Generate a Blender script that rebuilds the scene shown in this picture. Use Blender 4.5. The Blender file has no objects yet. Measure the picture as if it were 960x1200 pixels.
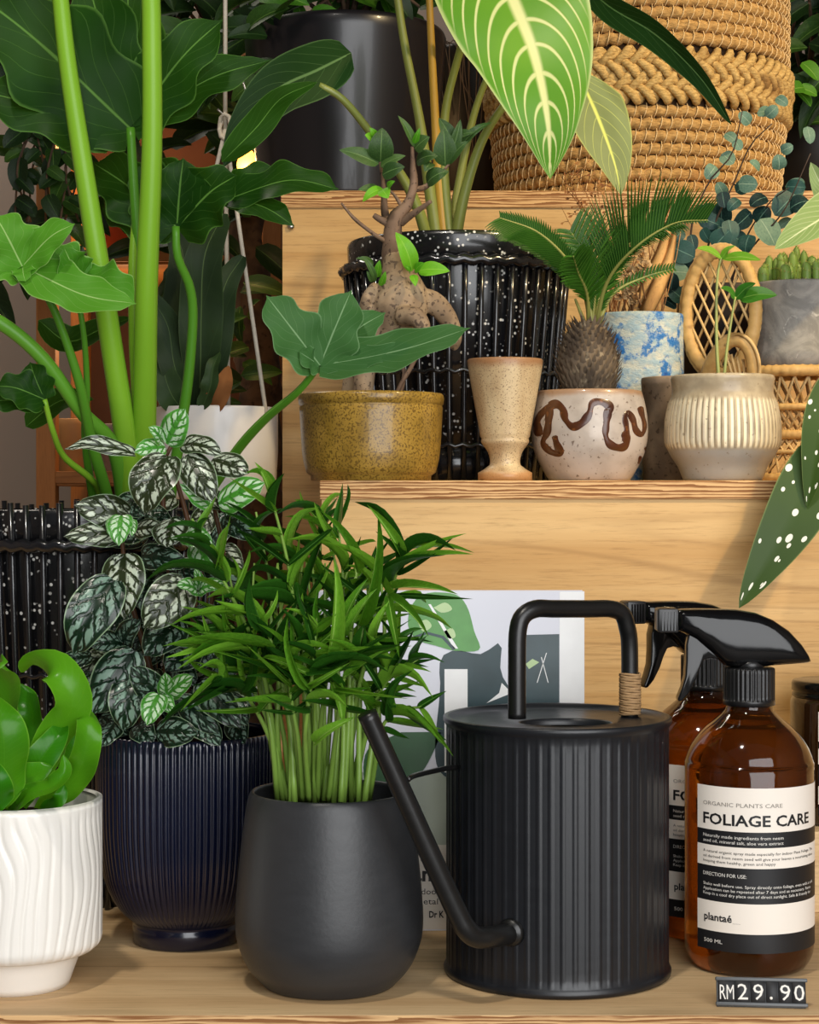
import bpy, bmesh, math, random
from mathutils import Vector, Matrix, noise
R = math.radians
SC = bpy.context.scene
COL = SC.collection

# ------------------------------------------------------------------ camera, world, lights, exposure
F = 2200.0; YH = 578.0            # focal length and horizon row measured on the 960x1200 photograph
Z0 = 0.50                         # top of the lower display board
EYE = Z0 + 0.294
D0, DM, DU = 1.057, 1.42, 1.80    # front edges of lower board, middle step, upper step

cam = bpy.data.cameras.new('camera'); camo = bpy.data.objects.new('camera', cam); COL.objects.link(camo)
camo.location = (0, 0, EYE); camo.rotation_euler = (R(90), 0, 0)
cam.sensor_fit = 'VERTICAL'; cam.sensor_height = 36; cam.sensor_width = 28.8
cam.lens = 36 * F / 1200; cam.shift_y = -(600 - YH) / 1200; cam.clip_start = .02
SC.camera = camo

w = bpy.data.worlds.new('world'); SC.world = w; w.use_nodes = True
w.node_tree.nodes['Background'].inputs[0].default_value = (.86, .92, 1, 1)
w.node_tree.nodes['Background'].inputs[1].default_value = .10

def area(name, loc, target, sx, sy, power, col=(1, 1, 1)):
    l = bpy.data.lights.new(name, 'AREA'); l.shape = 'RECTANGLE'; l.size = sx; l.size_y = sy
    l.energy = power; l.color = col
    o = bpy.data.objects.new(name, l); COL.objects.link(o); o.location = loc
    o.rotation_euler = (Vector(target) - Vector(loc)).to_track_quat('-Z', 'Y').to_euler()
    return o
def spot(name, loc, target, power, angle, blend, col, rad=.04):
    l = bpy.data.lights.new(name, 'SPOT'); l.energy = power; l.spot_size = R(angle); l.spot_blend = blend
    l.color = col; l.shadow_soft_size = rad
    o = bpy.data.objects.new(name, l); COL.objects.link(o); o.location = loc
    o.rotation_euler = (Vector(target) - Vector(loc)).to_track_quat('-Z', 'Y').to_euler()
    return o
# the shop window behind the photographer, and two warm ceiling spots
area('shop_window_light', (.75, -1.1, 1.25), (.1, 1.3, .85), 1.9, 2.1, 66, (.98, .99, 1))
spot('track_spot_light', (1.15, .55, 2.3), (.36, 1.7, 1.0), 150, 34, .8, (1, .76, .42))
spot('track_spot_light_front', (-.35, .3, 2.5), (-.02, 1.25, .7), 55, 52, .8, (1, .93, .82), .06)
area('back_wall_fill', (-1.1, 2.7, 2.6), (-.8, 3.2, .8), .5, .5, 14, (1, .9, .78))  # added fill with no lamp behind it, lifts the dark back-left wall
SC.view_settings.view_transform = 'Standard'; SC.view_settings.look = 'None'
SC.view_settings.exposure = 0.0; SC.view_settings.gamma = 1; SC.view_settings.use_curve_mapping = False
SC.cycles.max_bounces = 8; SC.cycles.transparent_max_bounces = 8

# ------------------------------------------------------------------ helpers
def P(px, py, d):                 # a measured photo point at its own distance -> metres
    return Vector(((px - 480) / F * d, d, EYE - (py - YH) / F * d))
def S(n, d): return n * d / F      # length of n photo pixels at distance d
def lin(c):
    if isinstance(c, str): c = tuple(int(c[i:i + 2], 16) for i in (0, 2, 4))
    f = lambda v: v / 12.92 if v <= .04045 else ((v + .055) / 1.055) ** 2.4
    return tuple(f(x / 255) for x in c[:3]) + (1,)

class MB:
    """collects verts / faces / uvs of one mesh"""
    def __init__(s): s.v = []; s.f = []; s.uv = []; s.mi = []
    def add(s, verts, faces, uvs=None, mi=0):
        o = len(s.v); s.v += [tuple(p) for p in verts]
        s.uv += uvs if uvs else [(0, 0)] * len(verts)
        for q in faces: s.f.append(tuple(i + o for i in q)); s.mi.append(mi)
        return s
    def mesh(s, name, mats, smooth=True):
        m = bpy.data.meshes.new(name); m.from_pydata(s.v, [], s.f)
        ul = m.uv_layers.new(name='UVMap')
        li = [0] * len(m.loops); m.loops.foreach_get('vertex_index', li)
        flat = []
        for i in li: flat += s.uv[i]
        ul.data.foreach_set('uv', flat)
        for mt in (mats if isinstance(mats, (list, tuple)) else [mats]): m.materials.append(mt)
        m.polygons.foreach_set('material_index', s.mi)
        if smooth: m.polygons.foreach_set('use_smooth', [True] * len(m.polygons))
        m.update(); return m
    def build(s, name, mat, parent=None, smooth=True):
        return link(name, s.mesh(name, mat, smooth), parent)

def link(name, data, parent=None, mw=None):
    o = bpy.data.objects.new(name, data); COL.objects.link(o)
    if mw is not None: o.matrix_basis = mw
    if parent is not None: adopt(o, parent)
    return o
ROOT = {}
def adopt(o, parent):
    o.parent = parent
    root = parent
    while root.parent: root = root.parent
    if root.name in ROOT:          # roots carry only a translation, parts are modelled in world space
        inv = Matrix.Translation(-ROOT[root.name])
        if parent is root: o.matrix_parent_inverse = inv
        else: o.matrix_parent_inverse = parent.matrix_basis.inverted()
def thing(name, loc, label, cat, group=None):
    o = bpy.data.objects.new(name, None); COL.objects.link(o); o.location = loc
    o.empty_display_size = .03; ROOT[o.name] = Vector(loc); tag(o, label, cat, group); return o
def tag(o, label, cat=None, group=None, kind=None):
    if label: o['label'] = label
    if cat: o['category'] = cat
    if group: o['group'] = group
    if kind: o['kind'] = kind
    return o
def struct(o): o['kind'] = 'structure'; return o

def box(mb, a, b, mi=0):
    x0, y0, z0 = a; x1, y1, z1 = b
    v = [(x0, y0, z0), (x1, y0, z0), (x1, y1, z0), (x0, y1, z0), (x0, y0, z1), (x1, y0, z1), (x1, y1, z1), (x0, y1, z1)]
    return mb.add(v, [(0, 3, 2, 1), (4, 5, 6, 7), (0, 1, 5, 4), (1, 2, 6, 5), (2, 3, 7, 6), (3, 0, 4, 7)], None, mi)
def boxo(name, a, b, mat, parent=None, bev=0):
    m = box(MB(), a, b).mesh(name, mat, False)
    o = link(name, m, parent)
    if bev: md = o.modifiers.new('b', 'BEVEL'); md.width = bev; md.segments = 2; md.limit_method = 'ANGLE'
    return o

def crom(pts, n):
    """catmull-rom resample to n+1 points"""
    pts = [Vector(p) for p in pts]
    if len(pts) == 2: return [pts[0].lerp(pts[1], i / n) for i in range(n + 1)]
    ext = [pts[0] * 2 - pts[1]] + pts + [pts[-1] * 2 - pts[-2]]
    L = [0]
    for i in range(len(pts) - 1): L.append(L[-1] + (pts[i + 1] - pts[i]).length)
    out = []
    for k in range(n + 1):
        s = L[-1] * k / n; i = 0
        while i < len(pts) - 2 and s > L[i + 1]: i += 1
        t = (s - L[i]) / max(L[i + 1] - L[i], 1e-9)
        a, b, c, d = ext[i:i + 4]
        out.append(.5 * ((2 * b) + (c - a) * t + (2 * a - 5 * b + 4 * c - d) * t * t + (3 * b - a - 3 * c + d) * t ** 3))
    return out
def lerpl(vals, t):
    if not isinstance(vals, (list, tuple)): return vals
    x = t * (len(vals) - 1); i = min(int(x), len(vals) - 2)
    return vals[i] + (vals[i + 1] - vals[i]) * (x - i)
def tube(mb, pts, rad, n=None, seg=8, closed=False, mi=0, rough=None, flat=1.0):
    pts = [Vector(p) for p in pts]
    n = n or max(4, 4 * len(pts))
    sp = crom(pts, n) if not closed else pts
    N = len(sp); up = Vector((0, .3, 1)); verts = []; uvs = []
    prev = None
    for i, p in enumerate(sp):
        if closed: t = (sp[(i + 1) % N] - sp[i - 1]).normalized()
        else: t = (sp[min(i + 1, N - 1)] - sp[max(i - 1, 0)]).normalized()
        if prev is None:
            a = t.cross(up)
            if a.length < .1: a = t.cross(Vector((1, 0, 0)))
        else: a = prev - t * prev.dot(t)
        a.normalize(); prev = a; b = t.cross(a)
        r = lerpl(rad, i / max(N - 1, 1))
        for j in range(seg):
            th = 2 * math.pi * j / seg; q = r
            if rough: q = r * (1 + rough * noise.noise(p * 60 + Vector((math.cos(th), math.sin(th), 0)) * 1.3))
            verts.append(p + a * (q * math.cos(th)) + b * (q * math.sin(th) * flat)); uvs.append((j / seg, i / (N - 1)))
    fc = []
    for i in range(N if closed else N - 1):
        for j in range(seg):
            k = (i + 1) % N
            fc.append((i * seg + j, i * seg + (j + 1) % seg, k * seg + (j + 1) % seg, k * seg + j))
    if not closed:
        fc.append(tuple(range(seg))[::-1]); fc.append(tuple((N - 1) * seg + j for j in range(seg)))
    return mb.add(verts, fc, uvs, mi)
def tubeo(name, pts, rad, mat, parent, **k): return tube(MB(), pts, rad, **k).build(name, mat, parent)

def lathe(mb, prof, c, n=64, mod=None, sub=1, cap0=True, cap1=False, mi=0, tilt=None):
    """prof: [(r,z)] absolute z; c: (x,y); mod(r,z,phi,v)->r ; seam carries a duplicate column so uv u is clean"""
    pf = []
    for i in range(len(prof) - 1):
        for k in range(sub):
            t = k / sub; pf.append((prof[i][0] * (1 - t) + prof[i + 1][0] * t, prof[i][1] * (1 - t) + prof[i + 1][1] * t))
    pf.append(prof[-1])
    verts = []; uvs = []; L = [0]
    for i in range(1, len(pf)): L.append(L[-1] + math.hypot(pf[i][0] - pf[i - 1][0], pf[i][1] - pf[i - 1][1]))
    for i, (r, z) in enumerate(pf):
        v = L[i] / L[-1]
        for j in range(n + 1):
            ph = 2 * math.pi * j / n
            q = mod(r, z, ph, i) if mod else r
            verts.append((c[0] + q * math.sin(ph), c[1] + q * math.cos(ph), z)); uvs.append((j / n, v))
    fc = []
    for i in range(len(pf) - 1):
        for j in range(n):
            a = i * (n + 1) + j; fc.append((a + 1, a, a + n + 1, a + n + 2))
    if cap0: fc.append(tuple(j for j in range(n)))
    if cap1: fc.append(tuple((len(pf) - 1) * (n + 1) + j for j in range(n))[::-1])
    return mb.add(verts, fc, uvs, mi)
def smooth_prof(pts, n):
    q = crom([Vector((r, z, 0)) for r, z in pts], n); return [(max(p.x, 1e-4), p.y) for p in q]
def wallpot(outer, th, depth):
    """outer profile bottom->rim, then over the rim and down inside"""
    r, z = outer[-1]
    inner = [(r - th * .3, z + th * .35), (r - th * .75, z + th * .3), (r - th, z - th * .2)]
    k = [(rr - th, zz) for rr, zz in reversed(outer[:-1]) if zz > z - depth and rr - th > 0]
    return outer + inner + k
def disc(name, c, r, z, mat, parent, n=40, bump=.002):
    mb = MB(); v = [(c[0], c[1], z + bump)]; f = []
    rings = 8
    for i in range(1, rings + 1):
        for j in range(n):
            a = 2 * math.pi * j / n; rr = r * i / rings
            q = Vector((c[0] + rr * math.cos(a), c[1] + rr * math.sin(a), z))
            q.z += bump * noise.noise(q * 300) if i < rings else 0
            v.append(q)
    for j in range(n): f.append((0, 1 + j, 1 + (j + 1) % n))
    for i in range(rings - 1):
        for j in range(n):
            a = 1 + i * n; f.append((a + j, a + n + j, a + n + (j + 1) % n, a + (j + 1) % n))
    return mb.add(v, f).build(name, mat, parent)

# leaf blades -------------------------------------------------------
def ovate(p=.75, q=1.0, base=.0):
    return lambda t: (max(math.sin(math.pi * t ** p), 0) ** q) * (1 - base) + base * (1 - t)
def lance(t): return max(math.sin(math.pi * (.02 + .98 * t) ** .6), 0) ** .95
def strap(t): return min(1, (t / .25 + .25)) * (1 - t ** 6) ** .8
def heart(t): return (math.sin(math.pi * min(1, .12 + .88 * t) ** .7) ** .85) if t < 1 else 0
def lobey(k, a, p=.8, ph=0):
    def w(t):
        e = max(math.sin(math.pi * t ** p), 0) ** .7
        s = abs(math.sin(math.pi * (k * t + ph))) ** .6
        return e * (1 - a + a * s)
    return w
def blade(mb, spine, width, wf, nrm, nv=14, nu=4, fold=.15, wave=0, freq=3, ph=0, sweep=0, asym=0, mi=0, curl=0):
    sp = crom(spine, nv); nrm = Vector(nrm).normalized(); verts = []; uvs = []
    nn = 2 * nu + 1
    for i, p in enumerate(sp):
        t = i / nv
        T = (sp[min(i + 1, nv)] - sp[max(i - 1, 0)]).normalized()
        N = nrm - T * nrm.dot(T)
        N = N.normalized() if N.length > 1e-4 else Vector((0, -1, 0))
        Sd = T.cross(N); w = width * wf(t)
        for j in range(-nu, nu + 1):
            s = j / nu; ww = w * (1 + asym * (1 if s > 0 else -1))
            h = fold * abs(s) * ww + curl * s * s * ww
            if wave: h += wave * width * math.sin(freq * 2 * math.pi * t + ph + (1.3 if s > 0 else 0)) * s * s * (wf(t) ** .5)
            verts.append(p + Sd * (s * ww) + N * h + T * (sweep * abs(s) * ww)); uvs.append((.5 + .5 * s, t))
    fc = []
    for i in range(nv):
        for j in range(nn - 1):
            a = i * nn + j; fc.append((a, a + 1, a + nn + 1, a + nn))
    return mb.add(verts, fc, uvs, mi)
def leafo(name, spine, width, wf, nrm, mat, parent, **k):
    return blade(MB(), spine, width, wf, nrm, **k).build(name, mat, parent)
def unit_leaf(name, wf, mat, width=.3, droop=.15, **k):
    """canonical leaf: base at origin, tip at +Y 1, normal +Z"""
    return blade(MB(), [(0, 0, 0), (0, .33, droop * .6), (0, .7, droop * .55), (0, 1, -droop * .3)], width, wf, (0, 0, 1), **k).mesh(name, mat)
def place(name, mesh, base, tip, nrm, wid, parent):
    base = Vector(base); tip = Vector(tip); Y = tip - base; L = Y.length; y = Y / L
    n = Vector(nrm); n = (n - y * n.dot(y))
    n = n.normalized() if n.length > 1e-4 else Vector((0, -1, 0))
    x = y.cross(n)
    M = Matrix((( x.x * wid, Y.x, n.x * L, base.x), (x.y * wid, Y.y, n.y * L, base.y), (x.z * wid, Y.z, n.z * L, base.z), (0, 0, 0, 1)))
    return link(name, mesh, parent, M)

def text_mb(mb, s, fn, width=None, height=1.0, mi=0, space=1.0, bold=0):
    """flat lettering; fn(x,y)->Vector with x in 0..width, y in 0..height(cap)"""
    cu = bpy.data.curves.new('t', 'FONT'); cu.body = s; cu.resolution_u = 2; cu.size = 1; cu.space_character = space; cu.offset = bold
    o = bpy.data.objects.new('t', cu); COL.objects.link(o)
    m = bpy.data.meshes.new_from_object(o.evaluated_get(bpy.context.evaluated_depsgraph_get()))
    bpy.data.objects.remove(o); bpy.data.curves.remove(cu)
    if not len(m.vertices): return mb
    xs = [v.co.x for v in m.vertices]; x0, x1 = min(xs), max(xs)
    cap = .70; sy = height / cap; sx = (width / (x1 - x0)) if width else sy
    vs = [fn((v.co.x - x0) * sx, v.co.y * sy) for v in m.vertices]
    mb.add(vs, [tuple(p.vertices) for p in m.polygons], None, mi)
    bpy.data.meshes.remove(m); return mb

# ------------------------------------------------------------------ materials
class N:
    def __init__(s, name):
        s.m = bpy.data.materials.new(name); s.m.use_nodes = True; s.t = s.m.node_tree; s.n = s.t.nodes
        s.b = s.n['Principled BSDF']; s.out = s.n['Material Output']
    def new(s, ty, **k):
        q = s.n.new(ty)
        for a, b in k.items(): setattr(q, a, b)
        return q
    def put(s, sock, v):
        if hasattr(v, 'links') or isinstance(v, bpy.types.NodeSocket): s.t.links.new(v, sock)
        elif v is not None: sock.default_value = v
    def math(s, op, a, b=0, c=None, clamp=False):
        q = s.new('ShaderNodeMath', operation=op, use_clamp=clamp); s.put(q.inputs[0], a); s.put(q.inputs[1], b)
        if c is not None: s.put(q.inputs[2], c)
        return q.outputs[0]
    def mix(s, f, a, b, mode='MIX'):
        q = s.new('ShaderNodeMix', data_type='RGBA', blend_type=mode); s.put(q.inputs[0], f); s.put(q.inputs[6], a); s.put(q.inputs[7], b)
        return q.outputs[2]
    def ramp(s, f, lo, hi):      # smooth 0..1 between lo and hi
        q = s.new('ShaderNodeMapRange', interpolation_type='SMOOTHSTEP'); s.put(q.inputs[0], f)
        q.inputs[1].default_value = lo; q.inputs[2].default_value = hi; return q.outputs[0]
    def co(s, which='Object', scale=None):
        c = s.new('ShaderNodeTexCoord').outputs[which]
        if scale is None: return c
        q = s.new('ShaderNodeMapping'); s.t.links.new(c, q.inputs[0]); q.inputs[3].default_value = scale; return q.outputs[0]
    def noise(s, vec, scale, detail=3, rough=.5, dist=0):
        q = s.new('ShaderNodeTexNoise'); s.put(q.inputs['Vector'], vec); q.inputs['Scale'].default_value = scale
        q.inputs['Detail'].default_value = detail; q.inputs['Roughness'].default_value = rough; q.inputs['Distortion'].default_value = dist
        return q.outputs[0]
    def voro(s, vec, scale, out=0):
        q = s.new('ShaderNodeTexVoronoi'); s.put(q.inputs['Vector'], vec); q.inputs['Scale'].default_value = scale; return q.outputs[out]
    def bump(s, h, st, dist=.002):
        q = s.new('ShaderNodeBump'); q.inputs['Strength'].default_value = st; q.inputs['Distance'].default_value = dist
        s.put(q.inputs['Height'], h); s.put(s.b.inputs['Normal'], q.outputs[0])
    def uv(s):
        u = s.new('ShaderNodeUVMap'); q = s.new('ShaderNodeSeparateXYZ'); s.t.links.new(u.outputs[0], q.inputs[0]); return q.outputs[0], q.outputs[1]
    def xyz(s, vec):
        q = s.new('ShaderNodeSeparateXYZ'); s.t.links.new(vec, q.inputs[0]); return q.outputs
    def fin(s, col=None, rough=.5, spec=.5, coat=0, metal=0):
        if col is not None: s.put(s.b.inputs['Base Color'], col)
        s.put(s.b.inputs['Roughness'], rough); s.b.inputs['Specular IOR Level'].default_value = spec
        s.b.inputs['Coat Weight'].default_value = coat; s.b.inputs['Coat Roughness'].default_value = .08
        s.b.inputs['Metallic'].default_value = metal
        return s.m

def plain(name, col, rough=.5, spec=.5, coat=0, metal=0, var=.12, scale=40, bump=0, bscale=200):
    k = N(name); c = lin(col); n = k.noise(k.co(), scale, 4)
    cc = k.mix(n, tuple(x * (1 - var) for x in c[:3]) + (1,), tuple(min(1, x * (1 + var)) for x in c[:3]) + (1,))
    if bump: k.bump(k.noise(k.co(), bscale, 3), bump)
    return k.fin(cc, rough, spec, coat, metal)

def leafmat(name, dark, light, vein, nv=8, vw=.12, sweep=.35, vs=.5, mw=.05, rough=.35, trans=.25, edge=.25, tcol=None, bscale=25, curve=1.0, spec=.28):
    k = N(name); u, v = k.uv()
    a = k.math('MULTIPLY', k.math('ABSOLUTE', k.math('SUBTRACT', u, .5)), 2)
    mid = k.math('SUBTRACT', 1, k.ramp(a, mw * .4, mw * 1.4))
    ac = k.math('POWER', a, curve)
    p = k.math('MULTIPLY', k.math('SUBTRACT', v, k.math('MULTIPLY', ac, sweep)), nv)
    fr = k.math('ABSOLUTE', k.math('SUBTRACT', k.math('FRACT', k.math('ADD', p, 20)), .5))
    lat = k.math('MULTIPLY', k.math('SUBTRACT', 1, k.ramp(fr, vw * .3, vw)), vs)
    lat = k.math('MULTIPLY', lat, k.math('SUBTRACT', 1, k.ramp(a, .75, 1.0)))
    mask = k.math('MAXIMUM', mid, lat)
    rnd = k.new('ShaderNodeObjectInfo').outputs['Random']
    nz = k.math('ADD', k.math('MULTIPLY', k.noise(k.co(), bscale, 3), .7), k.math('MULTIPLY', rnd, .5))
    base = k.mix(k.ramp(nz, .3, .9), lin(dark), lin(light))
    base = k.mix(mask, base, lin(vein))
    base = k.mix(k.math('MULTIPLY', k.ramp(a, .93, .99), edge), base, lin(vein))  # pale rim highlight painted into the leaf margin colour
    k.bump(k.math('ADD', k.math('MULTIPLY', mask, -1), k.math('MULTIPLY', k.noise(k.co(), 150, 2), .3)), .25, .001)
    k.fin(base, rough + .06, spec)
    if trans:
        tr = k.new('ShaderNodeBsdfTranslucent')
        k.put(tr.inputs[0], k.mix(.5, base, lin(tcol or light)))
        ms = k.new('ShaderNodeMixShader'); ms.inputs[0].default_value = trans
        k.t.links.new(k.b.outputs[0], ms.inputs[1]); k.t.links.new(tr.outputs[0], ms.inputs[2]); k.t.links.new(ms.outputs[0], k.out.inputs[0])
    return k.m

def wood(name, c1, c2, c3, axis='x', rough=.55):
    k = N(name)
    sc = {'x': (.55, 10, 10), 'z': (10, 10, .55), 'y': (10, .55, 10)}[axis]
    v = k.co('Object', sc)
    g = k.noise(v, 2.2, 8, .62, .5)
    fine = k.noise(k.co('Object', tuple(x * 12 for x in sc)), 4, 5, .75)
    col = k.mix(k.ramp(g, .32, .68), lin(c1), lin(c2))
    rings = k.math('ABSOLUTE', k.math('SUBTRACT', k.math('FRACT', k.math('MULTIPLY', k.noise(v, .9, 2, .45, .3), 14)), .5))
    line = k.math('SUBTRACT', 1, k.ramp(rings, .0, .16))
    line = k.math('MULTIPLY', line, k.ramp(k.noise(v, 1.7, 2), .42, .6))
    col = k.mix(k.math('MULTIPLY', line, .38), col, lin(c3))
    col = k.mix(k.math('MULTIPLY', k.ramp(fine, .48, .72), .42), col, lin(c3))
    k.bump(fine, .12, .001)
    return k.fin(col, rough, .35)
def plyedge(name, light, dark, dz=.0028):
    k = N(name); x, y, z = k.xyz(k.co())
    w_ = k.math('MULTIPLY', k.noise(k.co('Object', (5, 5, 55)), 3, 4), 2.6)
    fr = k.math('FRACT', k.math('ADD', k.math('DIVIDE', z, dz), w_))
    n = k.noise(k.co('Object', (12, 12, 300)), 2, 4)
    f = k.ramp(k.math('ADD', k.math('MULTIPLY', fr, .6), k.math('MULTIPLY', n, .75)), .5, .85)
    return k.fin(k.mix(f, lin(light), lin(dark)), .7, .3)
# ------------------------------------------------------------------ the setting
M_wall = plain('wall_paint', '9a8c80', .9, .2, var=.05, scale=6)
M_ceil = plain('ceiling_paint', '4c443e', .9, .2, var=.05, scale=4)
M_floor = plain('floor_concrete', '7b736b', .6, .4, var=.15, scale=5)
XL, XR, YB, ZC = -1.9, 1.9, 3.6, 2.9
struct(boxo('floor', (XL - .1, -2.5, -.06), (XR + .1, YB + .1, 0), M_floor))
struct(boxo('ceiling', (XL - .1, .2, ZC), (XR + .1, YB + .1, ZC + .06), M_ceil))
struct(boxo('wall_back', (XL - .1, YB, 0), (XR + .1, YB + .1, ZC), M_wall))
struct(boxo('wall_left', (XL - .1, -2.5, 0), (XL, YB, ZC), M_wall))
struct(boxo('wall_right', (XR, -2.5, 0), (XR + .1, YB, ZC), M_wall))

# plywood display steps
M_ply = wood('plywood_face', 'd8b47c', 'c0955a', '8a6434')
M_ply2 = wood('plywood_board', 'dcbc8e', 'c4a072', '8f6e46')
M_edge = plyedge('plywood_edge', 'd9b07c', '8a5c34')
ZM = EYE + (YH - 563) / F * DM
ZU = EYE + (YH - 221) / F * DU
def step(name, label, x0, x1, y0, y1, zb, zt, th, fm):
    t = thing(name, ((x0 + x1) / 2, (y0 + y1) / 2, zb), label, 'shelf')
    m = MB(); box(m, (x0 - .0015, y0, zt - th), (x1, y1, zt))
    me = m.mesh('top_board', [fm, M_edge], False)
    for p in me.polygons:
        if abs(p.normal.z) < .5: p.material_index = 1
    o = link('top_board', me, t); md = o.modifiers.new('b', 'BEVEL'); md.width = .0008; md.segments = 2
    boxo('riser_board', (x0 + .012, y0 + .002, zb), (x1, y0 + .014, zt - th), fm, t)
    boxo('side_board', (x0, y0 + .002, zb), (x0 + .012, y1, zt - th), fm, t)
    return t
step('display_step', 'low plywood display board carrying the front row of pots and bottles', -.95, .95, D0, 2.36, 0, Z0, .018, M_ply2)
step('display_step', 'plywood step behind the watering can, carrying the small ceramic pots', P(377, 0, DM).x, .95, DM, DU + .01, Z0, ZM, .0142, M_ply)
step('display_step', 'tall plywood step behind the speckled black planter, carrying the big woven basket', P(330, 0, DU).x, .95, DU + .012, 2.36, Z0, ZU, .0165, M_ply)
sc = thing('screw', P(341, 265, DU + .012), 'small screw head in the face of the tall plywood step', 'screw')
lathe(MB(), [(.0001, .001), (.003, .001), (.0035, -.001)], (0, 0), 12, cap0=False).build('screw_head', plain('steel', 'c8c4bc', .3, metal=1), None).parent = sc
sc.rotation_euler = (R(90), 0, 0)

M_soil = plain('potting_soil', '2c2119', .95, .1, var=.5, scale=160, bump=.8, bscale=150)

# ------------------------------------------------------------------ white wavy pot with a bird's nest fern
M_white = plain('white_glaze', 'f1ede5', .28, .5, .25, var=.02)
d = 1.126; c = P(20, 0, d); cx, cy = c.x, c.y
fern = thing('potted_fern', (cx, cy, Z0), "bird's nest fern with curled bright green leaves in white wavy-grooved ceramic pot", 'potted plant')
prof = smooth_prof([(.031, Z0), (.0345, Z0 + .010), (.0385, Z0 + .0205)], 6) + [(.040, Z0 + .0215)] + \
    smooth_prof([(.0462, Z0 + .0215), (.0500, Z0 + .026), (.0506, Z0 + .036), (.0506, Z0 + .075), (.0506, Z0 + .1085), (.0502, Z0 + .1105)], 60)
npf = len(prof)
def wavy(r, z, ph, i):
    if i >= npf - 2 or z < Z0 + .022: return r
    h = (z - Z0 - .022) / .088
    g = ph * 42 + 2.6 * math.sin(h * 5.2 + 1.6 * math.sin(ph * 2)) + 1.2 * math.sin(h * 9 + ph * 5)
    k = min(1, (1 - h) * 9, (h + .03) * 14)
    return r - .0009 * (max(0, math.sin(g)) ** 3) * k
lathe(MB(), wallpot(prof, .0035, .03), (cx, cy), 320, wavy).build('pot', M_white, fern)
disc('soil', (cx, cy), .0472, Z0 + .098, M_soil, fern)
M_nest = leafmat('nest_fern_leaf', '2f7a0e', '5aa01a', '7cb834', nv=26, vw=.1, sweep=.1, vs=.08, mw=.002, rough=.2, trans=.3, edge=.7, tcol='a2dc30', bscale=18)
def fl(pts, wpx, nrm, wave=.12, ph=0, freq=1.5, fold=.1, wf=strap, curl=0):
    leafo('leaf', [P(a, b, dd) for a, b, dd in pts], S(wpx, 1.11), wf, nrm, M_nest, fern, nv=30, nu=5, fold=fold, wave=wave * 1.15 + .07, freq=freq * 1.2, ph=ph, curl=curl)
fl([(25, 945, 1.12), (60, 870, 1.11), (85, 825, 1.10), (68, 785, 1.10), (38, 778, 1.12), (28, 788, 1.14)], 22, (.55, -1, -.2), .2, .5)
fl([(45, 948, 1.12), (85, 915, 1.11), (100, 880, 1.10), (104, 845, 1.10), (96, 828, 1.12)], 17, (.3, -1, .25), .55, 1.2, 1.4)
fl([(0, 945, 1.09), (5, 900, 1.075), (2, 850, 1.07), (-18, 810, 1.08)], 27, (.5, -1, .2), .2, 0)
fl([(10, 948, 1.12), (32, 890, 1.13), (38, 835, 1.14), (20, 800, 1.15)], 17, (-.3, -1, .2), .35, 2.4, 2)
fl([(2, 944, 1.13), (8, 860, 1.14), (12, 800, 1.13), (2, 776, 1.11), (-12, 790, 1.1)], 17, (-.4, -1, .2), .2, 1)
fl([(15, 950, 1.10), (32, 930, 1.085), (60, 922, 1.078), (76, 905, 1.078), (74, 884, 1.08)], 12, (.1, -1, .7), .3, .3, 1.2, .35)
fl([(10, 950, 1.11), (22, 920, 1.095), (45, 905, 1.09), (62, 898, 1.09)], 16, (-.2, -1, .5), .25, 2, 1.2, .3)
fl([(15, 948, 1.11), (38, 905, 1.10), (62, 870, 1.10), (76, 845, 1.11)], 18, (.3, -.8, .6), .15, 2.2, 1.5, .3)
fl([(60, 948, 1.14), (84, 905, 1.15), (92, 855, 1.16), (84, 830, 1.17)], 14, (.2, -1, .3), .3, 2)
fl([(-10, 945, 1.09), (-28, 900, 1.08), (-50, 860, 1.08)], 26, (-.3, -1, .4), .2, 0)
fl([(-5, 950, 1.08), (-8, 925, 1.07), (-20, 890, 1.065)], 22, (.2, -1, .6), .2, 1)
fl([(0, 944, 1.15), (-25, 850, 1.17), (-40, 790, 1.18)], 22, (.2, -1, .2), .2, 1)
fl([(48, 948, 1.11), (68, 938, 1.10), (76, 920, 1.10)], 9, (.3, -1, .5), .2, 1)
fl([(70, 900, 1.16), (78, 870, 1.17), (80, 840, 1.18)], 12, (.2, -1, .2), .2, 1)

# ------------------------------------------------------------------ navy fluted pot with silver-patched peperomia
M_navy = plain('navy_glaze', '0b1026', .2, .5, .35, var=.2)
d = 1.236; c = P(219, 0, d); cx, cy = c.x, c.y
pep = thing('potted_peperomia', (cx, cy, Z0), 'bushy dark plant with silver-patched leaves in navy blue fluted pot', 'potted plant')
zt = P(0, 858, d).z
prof = [(.033, Z0), (.0352, Z0 + .001), (.0354, Z0 + .012), (.0345, Z0 + .0135)] + smooth_prof(
    [(.036, Z0 + .0145), (.046, Z0 + .025), (.0545, Z0 + .044), (.0585, Z0 + .07), (.0595, Z0 + .1), (.0597, zt - .002), (.0594, zt)], 40)
npf2 = len(prof)
def flute(r, z, ph, i):
    if i < 4 or i >= npf2: return r
    k = min(1, (i - 3.5) / 3, (npf2 - i) / 3)
    s = abs(math.sin(ph * 42))
    return r - .0017 * (1 - s) ** 1.3 * k * (r / .0595)
lathe(MB(), wallpot(prof, .0035, .03), (cx, cy), 504, flute).build('pot', M_navy, pep)
disc('soil', (cx, cy), .0565, zt - .012, M_soil, pep)
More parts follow.
